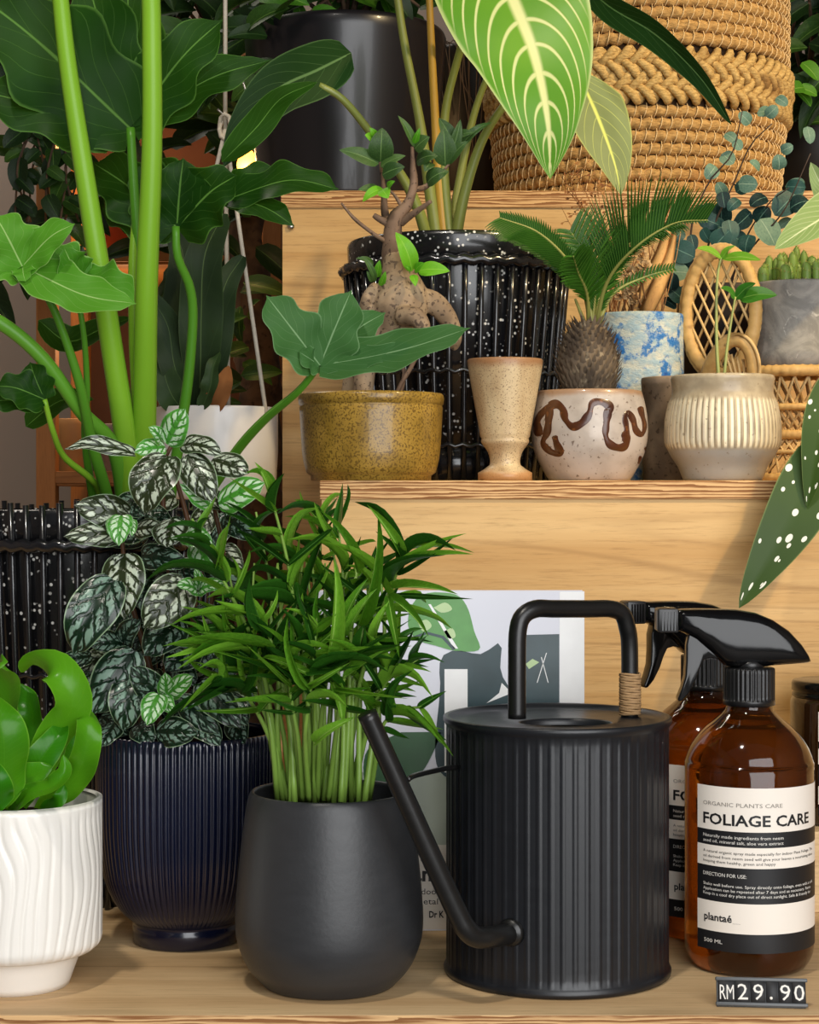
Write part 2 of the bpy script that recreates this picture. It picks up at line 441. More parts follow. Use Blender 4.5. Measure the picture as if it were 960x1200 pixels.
def pepmat(name, dark, light, silver, amt):
    k = N(name); u, v = k.uv()
    a = k.math('MULTIPLY', k.math('ABSOLUTE', k.math('SUBTRACT', u, .5)), 2)
    rnd = k.new('ShaderNodeObjectInfo').outputs['Random']
    wob = k.math('MULTIPLY', k.noise(k.co('Object', (6, 6, 6)), 1.2, 2), .14)
    p = k.math('MULTIPLY', k.math('ADD', k.math('SUBTRACT', v, k.math('MULTIPLY', a, .32)), wob), 4.8)
    fr = k.math('ABSOLUTE', k.math('SUBTRACT', k.math('FRACT', k.math('ADD', p, 10)), .5))
    patch = k.ramp(fr, .13, .2)
    cen = k.math('MULTIPLY', k.ramp(a, .13, .24), k.math('SUBTRACT', 1, k.ramp(a, .62, .78)))
    patch = k.math('MULTIPLY', patch, cen)
    nz = k.noise(k.co('Object', (3.3, 3.3, 3.3)), 2.6, 2)
    patch = k.math('MULTIPLY', patch, k.ramp(k.math('ADD', nz, k.math('MULTIPLY', rnd, .12)), .44 - amt, .58 - amt))
    base = k.mix(k.noise(k.co(), 4, 3), lin(dark), lin(light))
    col = k.mix(k.math('MULTIPLY', patch, .9), base, lin(silver))
    col = k.mix(k.math('MULTIPLY', k.ramp(a, .92, .99), .7), col, lin('a8c39a'))
    k.bump(k.math('ADD', k.math('MULTIPLY', patch, .8), k.math('MULTIPLY', k.ramp(fr, .0, .2), .5)), .5, .0015)
    return k.fin(col, .26, .5)
M_pepd = pepmat('peperomia_leaf', '071a10', '152f1b', '7f9c8a', -.02)
M_pepo = pepmat('peperomia_leaf_olive', '1d2713', '303a1e', 'c8d4bc', .01)
M_pepy = pepmat('peperomia_leaf_young', '2f7a22', '57a038', 'c9e4c0', .1)
M_pstem = plain('peperomia_stem', '5a3a22', .5)
def pepshape(t): return max(math.sin(math.pi * (.03 + .97 * t) ** .72), 0) ** .62 if t < .88 else max(math.sin(math.pi * (.03 + .97 * .88) ** .72), 0) ** .62 * (1 - t) / .12 * (.55 + .45 * (1 - t) / .12)
PL = {}
for nm, mt in (('d', M_pepd), ('o', M_pepo), ('y', M_pepy)):
    PL[nm] = [unit_leaf('leaf', pepshape, mt, .5, dr, fold=fo, nv=16, nu=4, wave=wv, freq=1.5, ph=i, curl=-.15)
              for i, (dr, fo, wv) in enumerate(((.12, .12, .08), (.2, .25, .1), (.08, .05, .06)))]
random.seed(3)
q = 340 / 949
def pl(bx, by, tx, ty, w, ty_, dd=0, ny=0, full=False):
    """leaf from base to tip; crop measurements turned to photo rows"""
    d1 = 1.215 + dd + random.uniform(-.004, .004); d2 = d1 - .014
    b_ = P(bx * q, 470 + by * q, d1); t_ = P(tx * q, 470 + ty * q, d2)
    nr = Vector((random.uniform(-.25, .25), -1, .35 + ny + random.uniform(-.15, .2)))
    place('leaf', random.choice(PL[ty_]), b_, t_, nr, S(w * q, d1), pep)
leaves = [(545, 140, 605, 25, 105, 'y', -.01), (525, 130, 490, 85, 55, 'y', -.01), (440, 175, 212, 150, 62, 'o', -.015), (540, 150, 440, 165, 75, 'y', -.01),
 (548, 180, 468, 365, 165, 'o', -.025), (612, 175, 700, 330, 115, 'o', -.02), (600, 145, 725, 170, 80, 'o', -.005), (695, 190, 815, 235, 105, 'o', 0),
 (715, 335, 865, 265, 115, 'y', -.015), (690, 345, 590, 270, 75, 'y', -.012), (435, 380, 243, 340, 120, 'o', -.005), (415, 430, 208, 442, 90, 'o', -.012),
 (398, 375, 388, 470, 85, 'y', -.025), (372, 385, 360, 440, 45, 'y', -.023), (425, 385, 432, 440, 45, 'y', -.023), (440, 420, 530, 412, 75, 'o', -.005), (425, 320, 475, 375, 95, 'd', 0), (565, 385, 545, 478, 125, 'o', -.015),
 (600, 430, 695, 475, 85, 'y', -.01), (462, 508, 615, 535, 92, 'd', -.005), (406, 500, 405, 712, 155, 'o', -.025), (372, 585, 235, 828, 165, 'd', -.03),
 (612, 590, 470, 742, 155, 'o', -.025), (645, 622, 580, 600, 62, 'y', -.03), (650, 622, 735, 600, 60, 'y', -.03), (645, 610, 640, 550, 45, 'y', -.028),
 (630, 690, 728, 690, 58, 'd', -.02), (590, 715, 470, 832, 145, 'd', -.015), (400, 795, 300, 800, 90, 'd', 0), (402, 795, 455, 715, 85, 'd', 0), (640, 800, 540, 880, 120, 'd', 0),
 (440, 815, 300, 1025, 160, 'd', -.02), (450, 890, 400, 1078, 135, 'd', -.025), (525, 970, 428, 870, 100, 'd', -.03), (520, 960, 480, 1058, 85, 'y', -.035), (520, 960, 570, 1020, 60, 'y', -.03),
 (545, 960, 630, 900, 75, 'y', -.03), (545, 960, 540, 890, 60, 'y', -.028), (590, 970, 715, 1088, 92, 'd', -.03), (655, 920, 785, 1068, 115, 'd', -.025), (512, 1080, 645, 1085, 105, 'd', -.035),
 (740, 760, 795, 865, 95, 'd', -.005), (690, 770, 640, 880, 100, 'd', 0), (300, 835, 185, 855, 62, 'd', .01), (305, 895, 225, 965, 66, 'd', .01), (690, 540, 780, 620, 95, 'd', 0),
 (640, 460, 700, 560, 100, 'y', .005), (740, 380, 830, 450, 90, 'd', .01), (560, 540, 650, 570, 90, 'd', .01), (720, 640, 800, 720, 90, 'd', .005), (330, 1030, 420, 1090, 80, 'd', 0), (660, 1020, 560, 1050, 80, 'd', .01), (720, 960, 810, 1060, 105, 'd', -.015), (770, 900, 830, 1000, 100, 'd', 0), (640, 1040, 720, 1125, 95, 'd', -.03), (380, 1050, 330, 1130, 85, 'd', -.015), (450, 1060, 500, 1120, 90, 'd', -.02), (760, 1040, 800, 1120, 85, 'd', -.01), (700, 830, 760, 930, 100, 'd', .0), (780, 800, 850, 880, 90, 'd', .01), (560, 860, 640, 930, 90, 'd', .005)]
for a in leaves: pl(*a)
for i in range(46):      # deeper leaves filling the bush
    bx = random.uniform(330, 760); by = random.uniform(280, 1060); an = random.uniform(0, 6.28); L = random.uniform(90, 150)
    if by < 520 and bx < 420: bx += 120
    pl(bx, by, bx + L * math.cos(an), by + abs(L * math.sin(an)), random.uniform(70, 120), random.choice('ddo'), random.uniform(.02, .07))
for pts in ([(218, 868), (222, 790), (228, 700), (222, 620), (200, 540)], [(190, 868), (175, 780), (150, 690), (142, 620)], [(240, 868), (250, 760), (262, 660), (250, 590)],
            [(205, 868), (195, 800), (200, 700), (190, 560), (205, 515)], [(230, 868), (218, 830), (195, 815)], [(170, 868), (160, 820), (140, 780)]):
    tubeo('stem', [P(a, b, 1.235) for a, b in pts], [.0026, .002, .0014], M_pstem, pep, seg=6, n=14)

# ------------------------------------------------------------------ black matte pot with parlour palm
def blackmat(name, col, rough, coat=0, bs=.0):
    k = N(name); n = k.noise(k.co('Object', (1, 1, 4)), 60, 4)
    k.put(k.b.inputs['Roughness'], .5)
    r = k.math('ADD', k.math('MULTIPLY', n, .12), rough - .06)
    if bs: k.bump(k.noise(k.co(), 350, 3), bs, .0006)
    return k.fin(k.mix(n, lin(col), tuple(x * 1.3 for x in lin(col)[:3]) + (1,)), r, .5, coat)
M_matte = blackmat('matte_black_ceramic', '2b2c2e', .42, 0, .15)
d = 1.125; c = P(386, 0, d); cx, cy = c.x, c.y; u = d / F
palm = thing('potted_palm', (cx, cy, Z0), 'parlour palm with slender arching leaflets in smooth black egg-shaped pot', 'potted plant')
zz = lambda y: P(0, y, d).z
prof = [(.036, Z0), (.0385, Z0 + .0006)] + smooth_prof([(.0395, Z0 + .0012), (.049, Z0 + .012), (.0548, Z0 + .026), (.0563, zz(1078)), (.0553, zz(1040)), (.0525, zz(985)), (.0497, zz(945)), (.0482, zz(931)), (.0474, zz(928))], 40)
lathe(MB(), wallpot(prof, .0028, .035), (cx, cy), 96).build('pot', M_matte, palm)
disc('soil', (cx, cy), .0455, zz(928) - .016, M_soil, palm)
M_palm = leafmat('palm_leaflet_lit', '45801c', '88c03c', 'b0d868', nv=3, vw=.05, sweep=1, vs=0, mw=.08, rough=.3, trans=.35, edge=.1, tcol='9ad83a')
M_palmd = leafmat('palm_leaflet_deep', '1f4a12', '356c1c', '5f9438', nv=3, vw=.05, sweep=1, vs=0, mw=.08, rough=.32, trans=.25, edge=.1)  # lit and darker leaflet tones set as two greens, mixed at random
M_pcane = plain('palm_cane', '7fa344', .4, var=.3, scale=30)
random.seed(11)
PLM = [unit_leaf('leaflet', lance, m_, .5, dr, nv=10, nu=2, fold=.35) for m_ in (M_palm, M_palmd) for dr in (.05, .22, .34, -.06)]
def frond(pts, start, n, L0, spread=55, dd=0, droop=.25, mats=None, tipup=True):
    start = max(start, .55 if pts[-1][1] > 670 else .45)
    sp = crom([P(a, b, e + dd) for a, b, e in pts], 40)
    st = tube(MB(), sp[::2], [.0019, .0014, .0007], n=24, seg=6).build('frond', M_pcane, palm)
    tag(st, None)
    for i in range(n):
        t = start + (1 - start) * (i + .5) / n
        k = min(int(t * 40), 39); p = sp[k]; T = (sp[k + 1] - sp[k - 1]).normalized()
        for s in (-1, 1):
            if random.random() < .16: continue
            Lx = S(L0 * 1.18, 1.12) * (1 - .45 * abs((i + .5) / n - .45) * 2 * .8) * random.uniform(.7, 1.3)
            side = T.cross(Vector((random.uniform(-.2, .2), -1, .15))).normalized() * s
            a = R(spread * (1 - .55 * (i / n)) + random.uniform(-20, 20))
            dr = T * math.cos(a) + side * math.sin(a) + Vector((random.uniform(-.15, .15), random.uniform(-.7, .45), 0))
            dr.normalize(); tip = p + dr * Lx + Vector((0, 0, -droop * Lx * random.uniform(.3, 1.2)))
            place('leaflet', random.choice(mats or PLM), p, tip, Vector((random.uniform(-.8, .8), -1, random.uniform(-.1, 1.2))), S(random.uniform(5.5, 9), 1.12), st)
e0 = 1.13
frond([(345, 938, e0), (348, 800, 1.12), (342, 690, 1.11), (328, 620, 1.10), (312, 565, 1.09)], .42, 9, 80, 62)
frond([(332, 938, e0), (318, 840, 1.115), (300, 760, 1.10), (262, 680, 1.085), (225, 608, 1.075)], .45, 9, 78, 50)
frond([(400, 938, e0), (418, 820, 1.115), (440, 735, 1.10), (462, 680, 1.085), (478, 640, 1.08)], .6, 7, 92, 70, droop=.15)
frond([(412, 938, e0), (432, 850, 1.11), (452, 800, 1.10), (490, 772, 1.09)], .5, 7, 68, 55)
frond([(425, 938, e0), (440, 870, 1.11), (462, 835, 1.10), (498, 828, 1.09)], .5, 6, 60, 55)
frond([(338, 938, e0), (318, 870, 1.12), (288, 815, 1.105), (248, 790, 1.09)], .45, 7, 70, 55)
frond([(342, 938, e0), (328, 840, 1.12), (298, 765, 1.11), (262, 725, 1.10)], .45, 8, 75, 55)
frond([(380, 938, e0), (390, 800, 1.13), (402, 690, 1.13), (396, 615, 1.13)], .45, 9, 85, 58)
frond([(366, 938, e0), (366, 800, 1.13), (352, 700, 1.13), (338, 640, 1.14)], .45, 9, 88, 62)
frond([(392, 938, e0), (408, 830, 1.12), (426, 750, 1.115), (440, 690, 1.11)], .45, 8, 80, 60)
frond([(372, 938, e0), (376, 850, 1.10), (388, 770, 1.085), (410, 715, 1.08)], .45, 8, 85, 62)
frond([(352, 938, e0), (345, 850, 1.10), (325, 770, 1.09), (300, 715, 1.085)], .4, 8, 80, 60)
frond([(360, 938, e0 + .02), (362, 800, 1.15), (372, 690, 1.16), (378, 600, 1.17)], .4, 9, 90, 60)
frond([(402, 938, e0 + .02), (420, 820, 1.15), (432, 730, 1.16), (428, 660, 1.17)], .4, 8, 80, 60)
frond([(328, 938, e0 + .02), (310, 830, 1.15), (285, 740, 1.15), (265, 660, 1.15)], .45, 8, 80, 50)
frond([(385, 938, e0 - .01), (395, 850, 1.09), (405, 790, 1.075), (430, 760, 1.065)], .45, 7, 70, 60)
frond([(355, 938, e0 - .01), (350, 870, 1.09), (340, 800, 1.08), (352, 740, 1.075)], .45, 8, 75, 60)
frond([(350, 938, e0 + .02), (342, 820, 1.15), (320, 700, 1.16), (300, 600, 1.16)], .4, 9, 85, 55)
frond([(395, 938, e0 + .03), (405, 800, 1.165), (398, 680, 1.17), (370, 600, 1.17)], .4, 9, 85, 60)
frond([(340, 938, e0 + .01), (312, 840, 1.12), (270, 770, 1.11), (228, 748, 1.10)], .45, 8, 70, 50)
frond([(410, 938, e0), (425, 860, 1.12), (440, 800, 1.115), (470, 745, 1.11)], .45, 7, 70, 55)
frond([(362, 938, e0 - .015), (358, 860, 1.08), (366, 790, 1.07), (372, 720, 1.07)], .35, 8, 70, 60)
for i in range(16):
    x = 326 + i * 7.2 + random.uniform(-3, 3)
    tubeo('cane', [P(x, 940, 1.12 + random.uniform(-.015, .03)), P(x + (x - 380) * .12 + random.uniform(-6, 6), 850, 1.115), P(x + (x - 380) * .3 + random.uniform(-14, 14), 740, 1.125), P(x + (x - 380) * .45 + random.uniform(-20, 20), 660, 1.135)], [.0021, .0017, .0013, .0006], M_pcane, palm, seg=6, n=10)
# broad upright leaflets that stand out in front
for b_, t_, w_, dd in (((385, 770), (393, 655), 17, 1.07), ((420, 730), (445, 600), 13, 1.08), ((402, 735), (430, 678), 13, 1.07), ((408, 745), (440, 690), 13, 1.07), ((440, 745), (455, 705), 12, 1.07), ((455, 700), (468, 770), 11, 1.07),
                       ((418, 670), (378, 598), 12, 1.09), ((465, 665), (553, 648), 9, 1.08), ((462, 672), (545, 624), 8, 1.08), ((460, 690), (536, 695), 11, 1.075), ((470, 650), (432, 592), 12, 1.08), ((474, 645), (555, 646), 7, 1.09), ((455, 700), (503, 745), 10, 1.075), ((315, 580), (300, 542), 12, 1.09), ((390, 800), (402, 850), 15, 1.08), ((370, 870), (415, 840), 14, 1.075)):
    place('leaflet', PLM[1], P(b_[0], b_[1], dd), P(t_[0], t_[1], dd - .012), (random.uniform(-.2, .4), -1, .4), S(w_, dd), palm)

# ------------------------------------------------------------------ black ribbed watering can
M_can = blackmat('black_powder_coat', '15171b', .36, 0, .05)
M_canh = blackmat('black_satin_tube', '131313', .33)
M_twine = N('twine')
_x, _y, _z = M_twine.xyz(M_twine.co()); _f = M_twine.math('FRACT', M_twine.math('MULTIPLY', _z, 700))
M_twine.bump(_f, .6, .001); M_twine = M_twine.fin(M_twine.mix(M_twine.noise(M_twine.co(), 400, 3), lin('c4a078'), lin('98764c')), .9, .1)
d = 1.157; c = P(653, 0, d); cx, cy = c.x, c.y; r0 = S(130, d)
zt = P(0, 838, d).z
can = thing('watering_can', (cx, cy, Z0), 'black cylindrical watering can with vertical ribs, arched handle and long thin spout', 'watering can')
prof = [(r0 - .002, Z0), (r0 + .0012, Z0 + .0008), (r0 + .0016, Z0 + .003), (r0 + .0006, Z0 + .0052)] + [(r0, Z0 + .006 + (zt - .006 - Z0 - .006) * i / 30) for i in range(31)] + [(r0 + .0006, zt - .005), (r0 + .0018, zt - .003), (r0 + .0018, zt - .0006), (r0 + .0008, zt), (r0 - .0012, zt - .0002)]
def ribs(r, z, ph, i):
    if i < 5 or i > 33: return r
    s = math.sin(ph * 60); return r - .00045 * (1 - max(0, s) ** .7)
lathe(MB(), prof, (cx, cy), 720, ribs).build('body', M_can, can)
# lid: sunk dish with an oval filling hole
hx, hy = cx + .004, cy - .012
mb = MB(); n = 96; vs = []
rings = [(r0 - .0012, zt - .0002), (r0 - .0035, zt - .0028), (r0 - .010, zt - .0034)]
for r, z in rings: vs += [(cx + r * math.cos(2 * math.pi * j / n), cy + r * math.sin(2 * math.pi * j / n), z) for j in range(n)]
for kx, ky, z in ((.030, .021, zt - .0034), (.029, .020, zt - .0028), (.028, .019, zt - .0034), (.0278, .0188, zt - .007)):
    vs += [(hx + kx * math.cos(2 * math.pi * j / n), hy + ky * math.sin(2 * math.pi * j / n), z) for j in range(n)]
fc = [(i * n + j, i * n + (j + 1) % n, (i + 1) * n + (j + 1) % n, (i + 1) * n + j) for i in range(6) for j in range(n)]
mb.add(vs, fc).build('lid', M_can, can)
disc('water_chamber_floor', (cx, cy), r0 - .004, zt - .03, M_can, can, bump=0)
rh = S(10.5, 1.14)
hp = [P(606, 842, 1.125), P(606, 780, 1.125), P(607, 740, 1.126), P(613, 722, 1.128), P(628, 713.5, 1.132), P(650, 713.5, 1.14), P(690, 713.5, 1.155), P(715, 713.5, 1.165), P(729, 719, 1.17), P(735, 735, 1.173), P(738, 760, 1.176), P(738, 842, 1.178)]
tubeo('handle', hp, rh, M_canh, can, seg=16, n=70)
tw = MB()
for i in range(22):
    z = P(0, 790, 1.177).z + (P(0, 836, 1.177).z - P(0, 790, 1.177).z) * i / 21; pc = P(738.5, 0, 1.177)
    rr = rh + .0008
    tube(tw, [(pc.x + rr * math.cos(a * .5236), pc.y + rr * math.sin(a * .5236), z + .0004 * math.sin(i * 2 + a)) for a in range(12)], .00085, closed=True, seg=6)
tag(tw.build('twine_wrap', M_twine, can), 'tan twine binding on the handle')
fp = P(596, 1094, 1.094)
tubeo('spout', [P(604, 1094, 1.108), P(592, 1095, 1.092), P(575, 1098, 1.080), P(558, 1098, 1.074), P(546, 1088, 1.070), P(535, 1068, 1.068), P(505, 1003, 1.062), P(470, 925, 1.055), P(430, 836, 1.047)], [.0062, .0062, .0062, .0062, .006, .0058, .0057], M_canh, can, seg=16, n=60)
dirf = (Vector((fp.x, fp.y, 0)) - Vector((cx, cy, 0))).normalized()
fl_ = MB(); base = Vector((cx, cy, fp.z)) + dirf * (r0 - .001)
tube(fl_, [base, base + dirf * .0035], [.0085, .0075], n=2, seg=24); fl_.build('spout_collar', M_canh, can)
tubeo('spout_brace', [P(478, 914, 1.063), P(486, 909, 1.072), P(520, 901, 1.115), P(535, 899, 1.13)], .0016, M_canh, can, seg=8)
# ------------------------------------------------------------------ amber spray bottles
def ambermat():
    k = N('amber_glass'); k.b.inputs['Transmission Weight'].default_value = .9; k.b.inputs['IOR'].default_value = 1.38
    n = k.noise(k.co(), 8, 2)
    return k.fin(k.mix(n, lin('6e3608'), lin('86480b')), .02, .6, .3)
M_amber = ambermat()
M_blk = plain('black_gloss_plastic', '0c0c0d', .12, .4, .0, var=.1)
M_blkr = plain('black_ribbed_plastic', '181819', .35, .5, var=.1)
M_paper = plain('label_paper', 'efe6da', .6, .3, var=.03)
M_ink = plain('label_black', '1a1a1c', .5, .4, var=.05)
M_greyink = plain('label_grey_ink', '8d877f', .6, .2, var=.03)
M_wht = plain('label_white_ink', 'e6e2da', .6, .2, var=.03)
BD = 1.171; BR = .0399
def ext(name, poly, depth, mat, parent, bev=.002, seg=3):
    """extrude an (x,z) outline along y, centred, with rounded edges"""
    mb = MB(); n = len(poly)
    mb.add([(x, -depth / 2, z) for x, z in poly] + [(x, depth / 2, z) for x, z in poly],
           [tuple(range(n)), tuple(range(2 * n - 1, n - 1, -1))] + [((i + 1) % n, i, n + i, n + (i + 1) % n) for i in range(n)])
    me = mb.mesh(name, mat, True); o = link(name, me, parent)
    md = o.modifiers.new('b', 'BEVEL'); md.width = bev; md.segments = seg; md.limit_method = 'ANGLE'; md.angle_limit = R(30)
    return o
def ang(px):               # angle round the front bottle that shows at photo column px
    lo, hi = R(-75), R(62); X0 = P(878, 0, BD).x
    for _ in range(40):
        m = (lo + hi) / 2
        if 480 + F * (X0 + BR * math.sin(m)) / (BD - BR * math.cos(m)) < px: lo = m
        else: hi = m
    return lo
def label_fn(off, x0):      # wraps flat lettering round the bottle, x measured along the arc from photo column x0
    a0 = ang(x0)
    return lambda y: (lambda x, yy: Vector(((BR + off) * math.sin(a0 + x / BR), -(BR + off) * math.cos(a0 + x / BR), y + yy)))
def lz(y): return EYE - (y - YH) / F * 1.148 - Z0     # height of a label row measured at the label's left edge
def arc(x0, x1):
    return (ang(x1) - ang(x0)) * BR
def spray_bottle(loc, label):
    t = thing('spray_bottle', (0, 0, 0), label, 'spray bottle')
    ROOT[t.name] = Vector((0, 0, 0))
    h = lambda y: EYE - (y - YH) / F * BD - Z0
    prof = [(.030, 0), (.0335, .0006)] + smooth_prof([(.035, .0018), (.0385, .008), (BR, .018), (BR, .06), (BR, h(905)), (.0393, h(890)), (.0358, h(873)), (.0285, h(855)), (.0205, h(842)), (.0150, h(832)), (.0138, h(824)), (.0138, h(815))], 56)
    lathe(MB(), prof, (0, 0), 72, cap1=True).build('bottle', M_amber, t)
    # collar
    zc0, zc1 = h(826), h(783)
    lathe(MB(), [(.0150, zc0), (.0160, zc0 + .0004), (.0161, zc0 + .003), (.0160, zc0 + .0035)] + [(.0160, zc0 + .0036 + (zc1 - zc0 - .0036) * i / 8) for i in range(9)] + [(.0150, zc1 + .0006), (.008, zc1 + .0008)], (0, 0), 192,
          lambda r, z, ph, i: r - (.0008 * (1 - abs(math.sin(ph * 17)))) if 4 <= i <= 12 else r).build('collar', M_blkr, t)
    X = lambda x: (x - 878) * BD / F; H = lambda y: h(y)
    hm = MB(); hv = []; hn = 28
    st = [(793, 714, 739, .0088), (800, 713.5, 741, .0098), (815, 713, 749, .0108), (832, 713, 764, .0112), (848, 713.3, 779, .0113), (862, 714, 783, .0113), (885, 718, 782, .0110), (905, 726, 779.5, .0103), (923, 738, 778, .0092), (938, 754, 776.8, .0074), (946, 766, 776, .0052), (949.5, 773, 775, .002)]
    for x_, t_, b_, w_ in st:
        zc_, hz_ = (H(t_) + H(b_)) / 2, (H(t_) - H(b_)) / 2
        for k_ in range(hn):
            a = 2 * math.pi * k_ / hn; ca, sa = math.cos(a), math.sin(a)
            hv.append((X(x_), w_ * math.copysign(abs(ca) ** .62, ca), zc_ + hz_ * math.copysign(abs(sa) ** .72, sa)))
    hm.add(hv, [(i_ * hn + k_, i_ * hn + (k_ + 1) % hn, (i_ + 1) * hn + (k_ + 1) % hn, (i_ + 1) * hn + k_) for i_ in range(len(st) - 1) for k_ in range(hn)] + [tuple(range(hn))[::-1], tuple((len(st) - 1) * hn + k_ for k_ in range(hn))])
    hm.build('spray_head', M_blk, t)
    ext('nozzle', [(X(a), H(b)) for a, b in ((769, 714), (772, 712.5), (792, 712.5), (793.5, 714), (793.5, 739), (792, 740.5), (772, 740.5), (769, 738))], .0165, M_blkr, t, .0012, 2)
    nz = MB()
    for k_ in range(5): box(nz, (X(774 + k_ * 3.6), -.0087, H(738)), (X(775.6 + k_ * 3.6), -.008, H(716)))
    nz.build('grip_ridges', M_blk, t, False)
    ext('trigger', [(X(a), H(b)) for a, b in ((806, 742), (822, 748), (836, 756), (848, 768), (846, 773), (832, 770), (824, 772), (819, 782), (814, 796), (806, 811), (798, 820.5), (794, 821), (793, 818), (798, 806), (802, 792), (803, 775), (803, 755))], .011, M_blk, t, .0018, 3)
    lathe(MB(), [(.0085, h(786)), (.0095, h(780)), (.0095, h(774))], (0, 0), 32, cap1=True).build('stem_tube', M_blkr, t)
    # label: bands wrapped round the glass
    a0 = ang(818); a1 = a0 + R(205)
    rows = [(919, 970, M_paper), (970, 988, M_ink), (988, 1012, M_paper), (1012, 1053, M_ink), (1053, 1088, M_paper), (1088, 1110, M_ink)]
    lab = None
    for y0, y1, m_ in rows:
        mb = MB(); nn = 40; v = []
        for i in range(nn + 1):
            a = a0 + (a1 - a0) * i / nn
            for z, rr in ((lz(y0), BR + .00025), (lz(y1), BR + .00025)): v.append((rr * math.sin(a), -rr * math.cos(a), z))
        mb.add(v, [(2 * i, 2 * i + 1, 2 * i + 3, 2 * i + 2) for i in range(nn)])
        o = mb.build('label_band', m_, t)
    W = 1.0
    lines = [(941.5, 825, 917, 'ORGANIC PLANTS CARE', 4.6, M_greyink), (963, 825, 947, 'FOLIAGE CARE', 12.5, M_ink),
             (978.5, 825, 918, 'Naturally made ingredients from neem', 3.7, M_wht), (984.5, 825, 918, 'seed oil, mineral salt, aloe vera extract', 3.7, M_wht),
             (996.5, 825, 951, 'A natural organic spray made especially for indoor Plant Foliage. The', 3.2, M_ink), (1002.5, 825, 951, 'oil derived from neem seed will give your leaves a nourishing shine', 3.2, M_ink), (1008, 825, 909, 'keeping them healthy, green and happy', 3.2, M_ink),
             (1023.5, 825, 875, 'DIRECTION FOR USE:', 4.2, M_wht), (1035, 825, 951, 'Shake well before use. Spray directly onto foliage, even with a soft', 3.4, M_wht), (1040.5, 825, 949, 'Application can be repeated after 7 days and as necessary. Reme', 3.4, M_wht), (1046, 825, 949, 'Keep in a cool dry place out of direct sunlight. Safe & friendly for', 3.4, M_wht),
             (1075.5, 826, 858, 'plantaé', 8.4, M_ink), (1077.5, 859, 868, '~~~', 2.4, M_greyink), (1101.5, 826, 847, '500 ML', 4.4, M_wht)]
    for y, x0, x1, s, cap, m_ in lines:
        fn = label_fn(.00045, x0)(lz(y))
        text_mb(MB(), s, fn, arc(x0, x1), cap * 1.148 / F, bold=.022 if cap > 8 else 0).build('lettering', m_, t, False)
    t.location = loc; ROOT[t.name] = Vector((0, 0, 0)); return t
front_b = spray_bottle((P(878, 0, BD).x, BD, Z0), 'amber glass spray bottle right behind the price tag, whole label showing')
def copy_tree(o, parent=None):
    c = o.copy(); COL.objects.link(c)
    if parent: c.parent = parent
    for ch in [x for x in o.children]: copy_tree(ch, c)
    return c
back_b = copy_tree(front_b); back_b.location = (P(826, 0, 1.262).x, 1.262, Z0); back_b.rotation_euler = (0, 0, R(14))
back_b['label'] = 'amber glass spray bottle standing behind another, half hidden between it and the watering can'
for b_ in (front_b, back_b): b_['group'] = 'amber spray bottles'

# ------------------------------------------------------------------ price tag
M_tagm = plain('price_holder_plastic', '55585a', .4, .5, var=.08)
tg = thing('price_tag', (0, 0, 0), 'grey price holder with white digits on black tiles reading 29.90', 'price tag')
pw = S(107, 1.06); W_ = pw
ext('holder', [(x, z) for x, z in ((0, 0), (W_ - .001, 0), (W_ - .001, .0155), (0, .0155))], .0018, M_tagm, tg, .0003, 1)
ext('bottom_rail', [(-.0005, 0), (W_, 0), (W_, .0022), (-.0005, .0022)], .0042, M_tagm, tg, .0006, 2)
ext('top_rail', [(-.0005, .0138), (W_, .0138), (W_, .016), (-.0005, .016)], .0042, M_tagm, tg, .0006, 2)
ft = ext('stand_foot', [(0, -.0006), (W_ - .001, -.0006), (W_ - .001, .0008), (0, .0008)], .012, M_tagm, tg, .0003, 1); ft.location.y = .006
xs = 0.001
for s, wd in (('RM', .0094), ('2', .0088), ('9', .0088), ('.', .0070), ('9', .0076), ('0', .0082)):
    p_ = ext('tile', [(xs, .0022), (xs + wd - .0004, .0022), (xs + wd - .0004, .0138), (xs, .0138)], .0008, M_ink, tg, .0002, 1); p_.location.y = -.0014
    if s == 'RM': tw_, th_, ox = .0080, .0082, .0008
    elif s == '.': tw_, th_, ox = .0016, .0016, .0028
    else: tw_, th_, ox = .0058, .0088, (wd - .0058) / 2
    bx_ = xs + ox
    zb_ = .0036 if s != '.' else .0038
    if s == '.':
        o = ext('digit', [(bx_ + .0009 * math.cos(i * .785), zb_ + .0009 + .0009 * math.sin(i * .785)) for i in range(8)], .0003, M_wht, p_, .0001, 1); o.location.y = -.0021
    else: text_mb(MB(), s, lambda x, y, bx_=bx_, zb_=zb_: Vector((bx_ + x, -.0021, zb_ + y)), tw_, th_).build('digit', M_wht, p_, False)
    xs += wd
pp = P(840, 0, 1.075); tg.location = (pp.x, 1.075, Z0 + .0007); tg.rotation_euler = (R(-16), 0, R(-5))

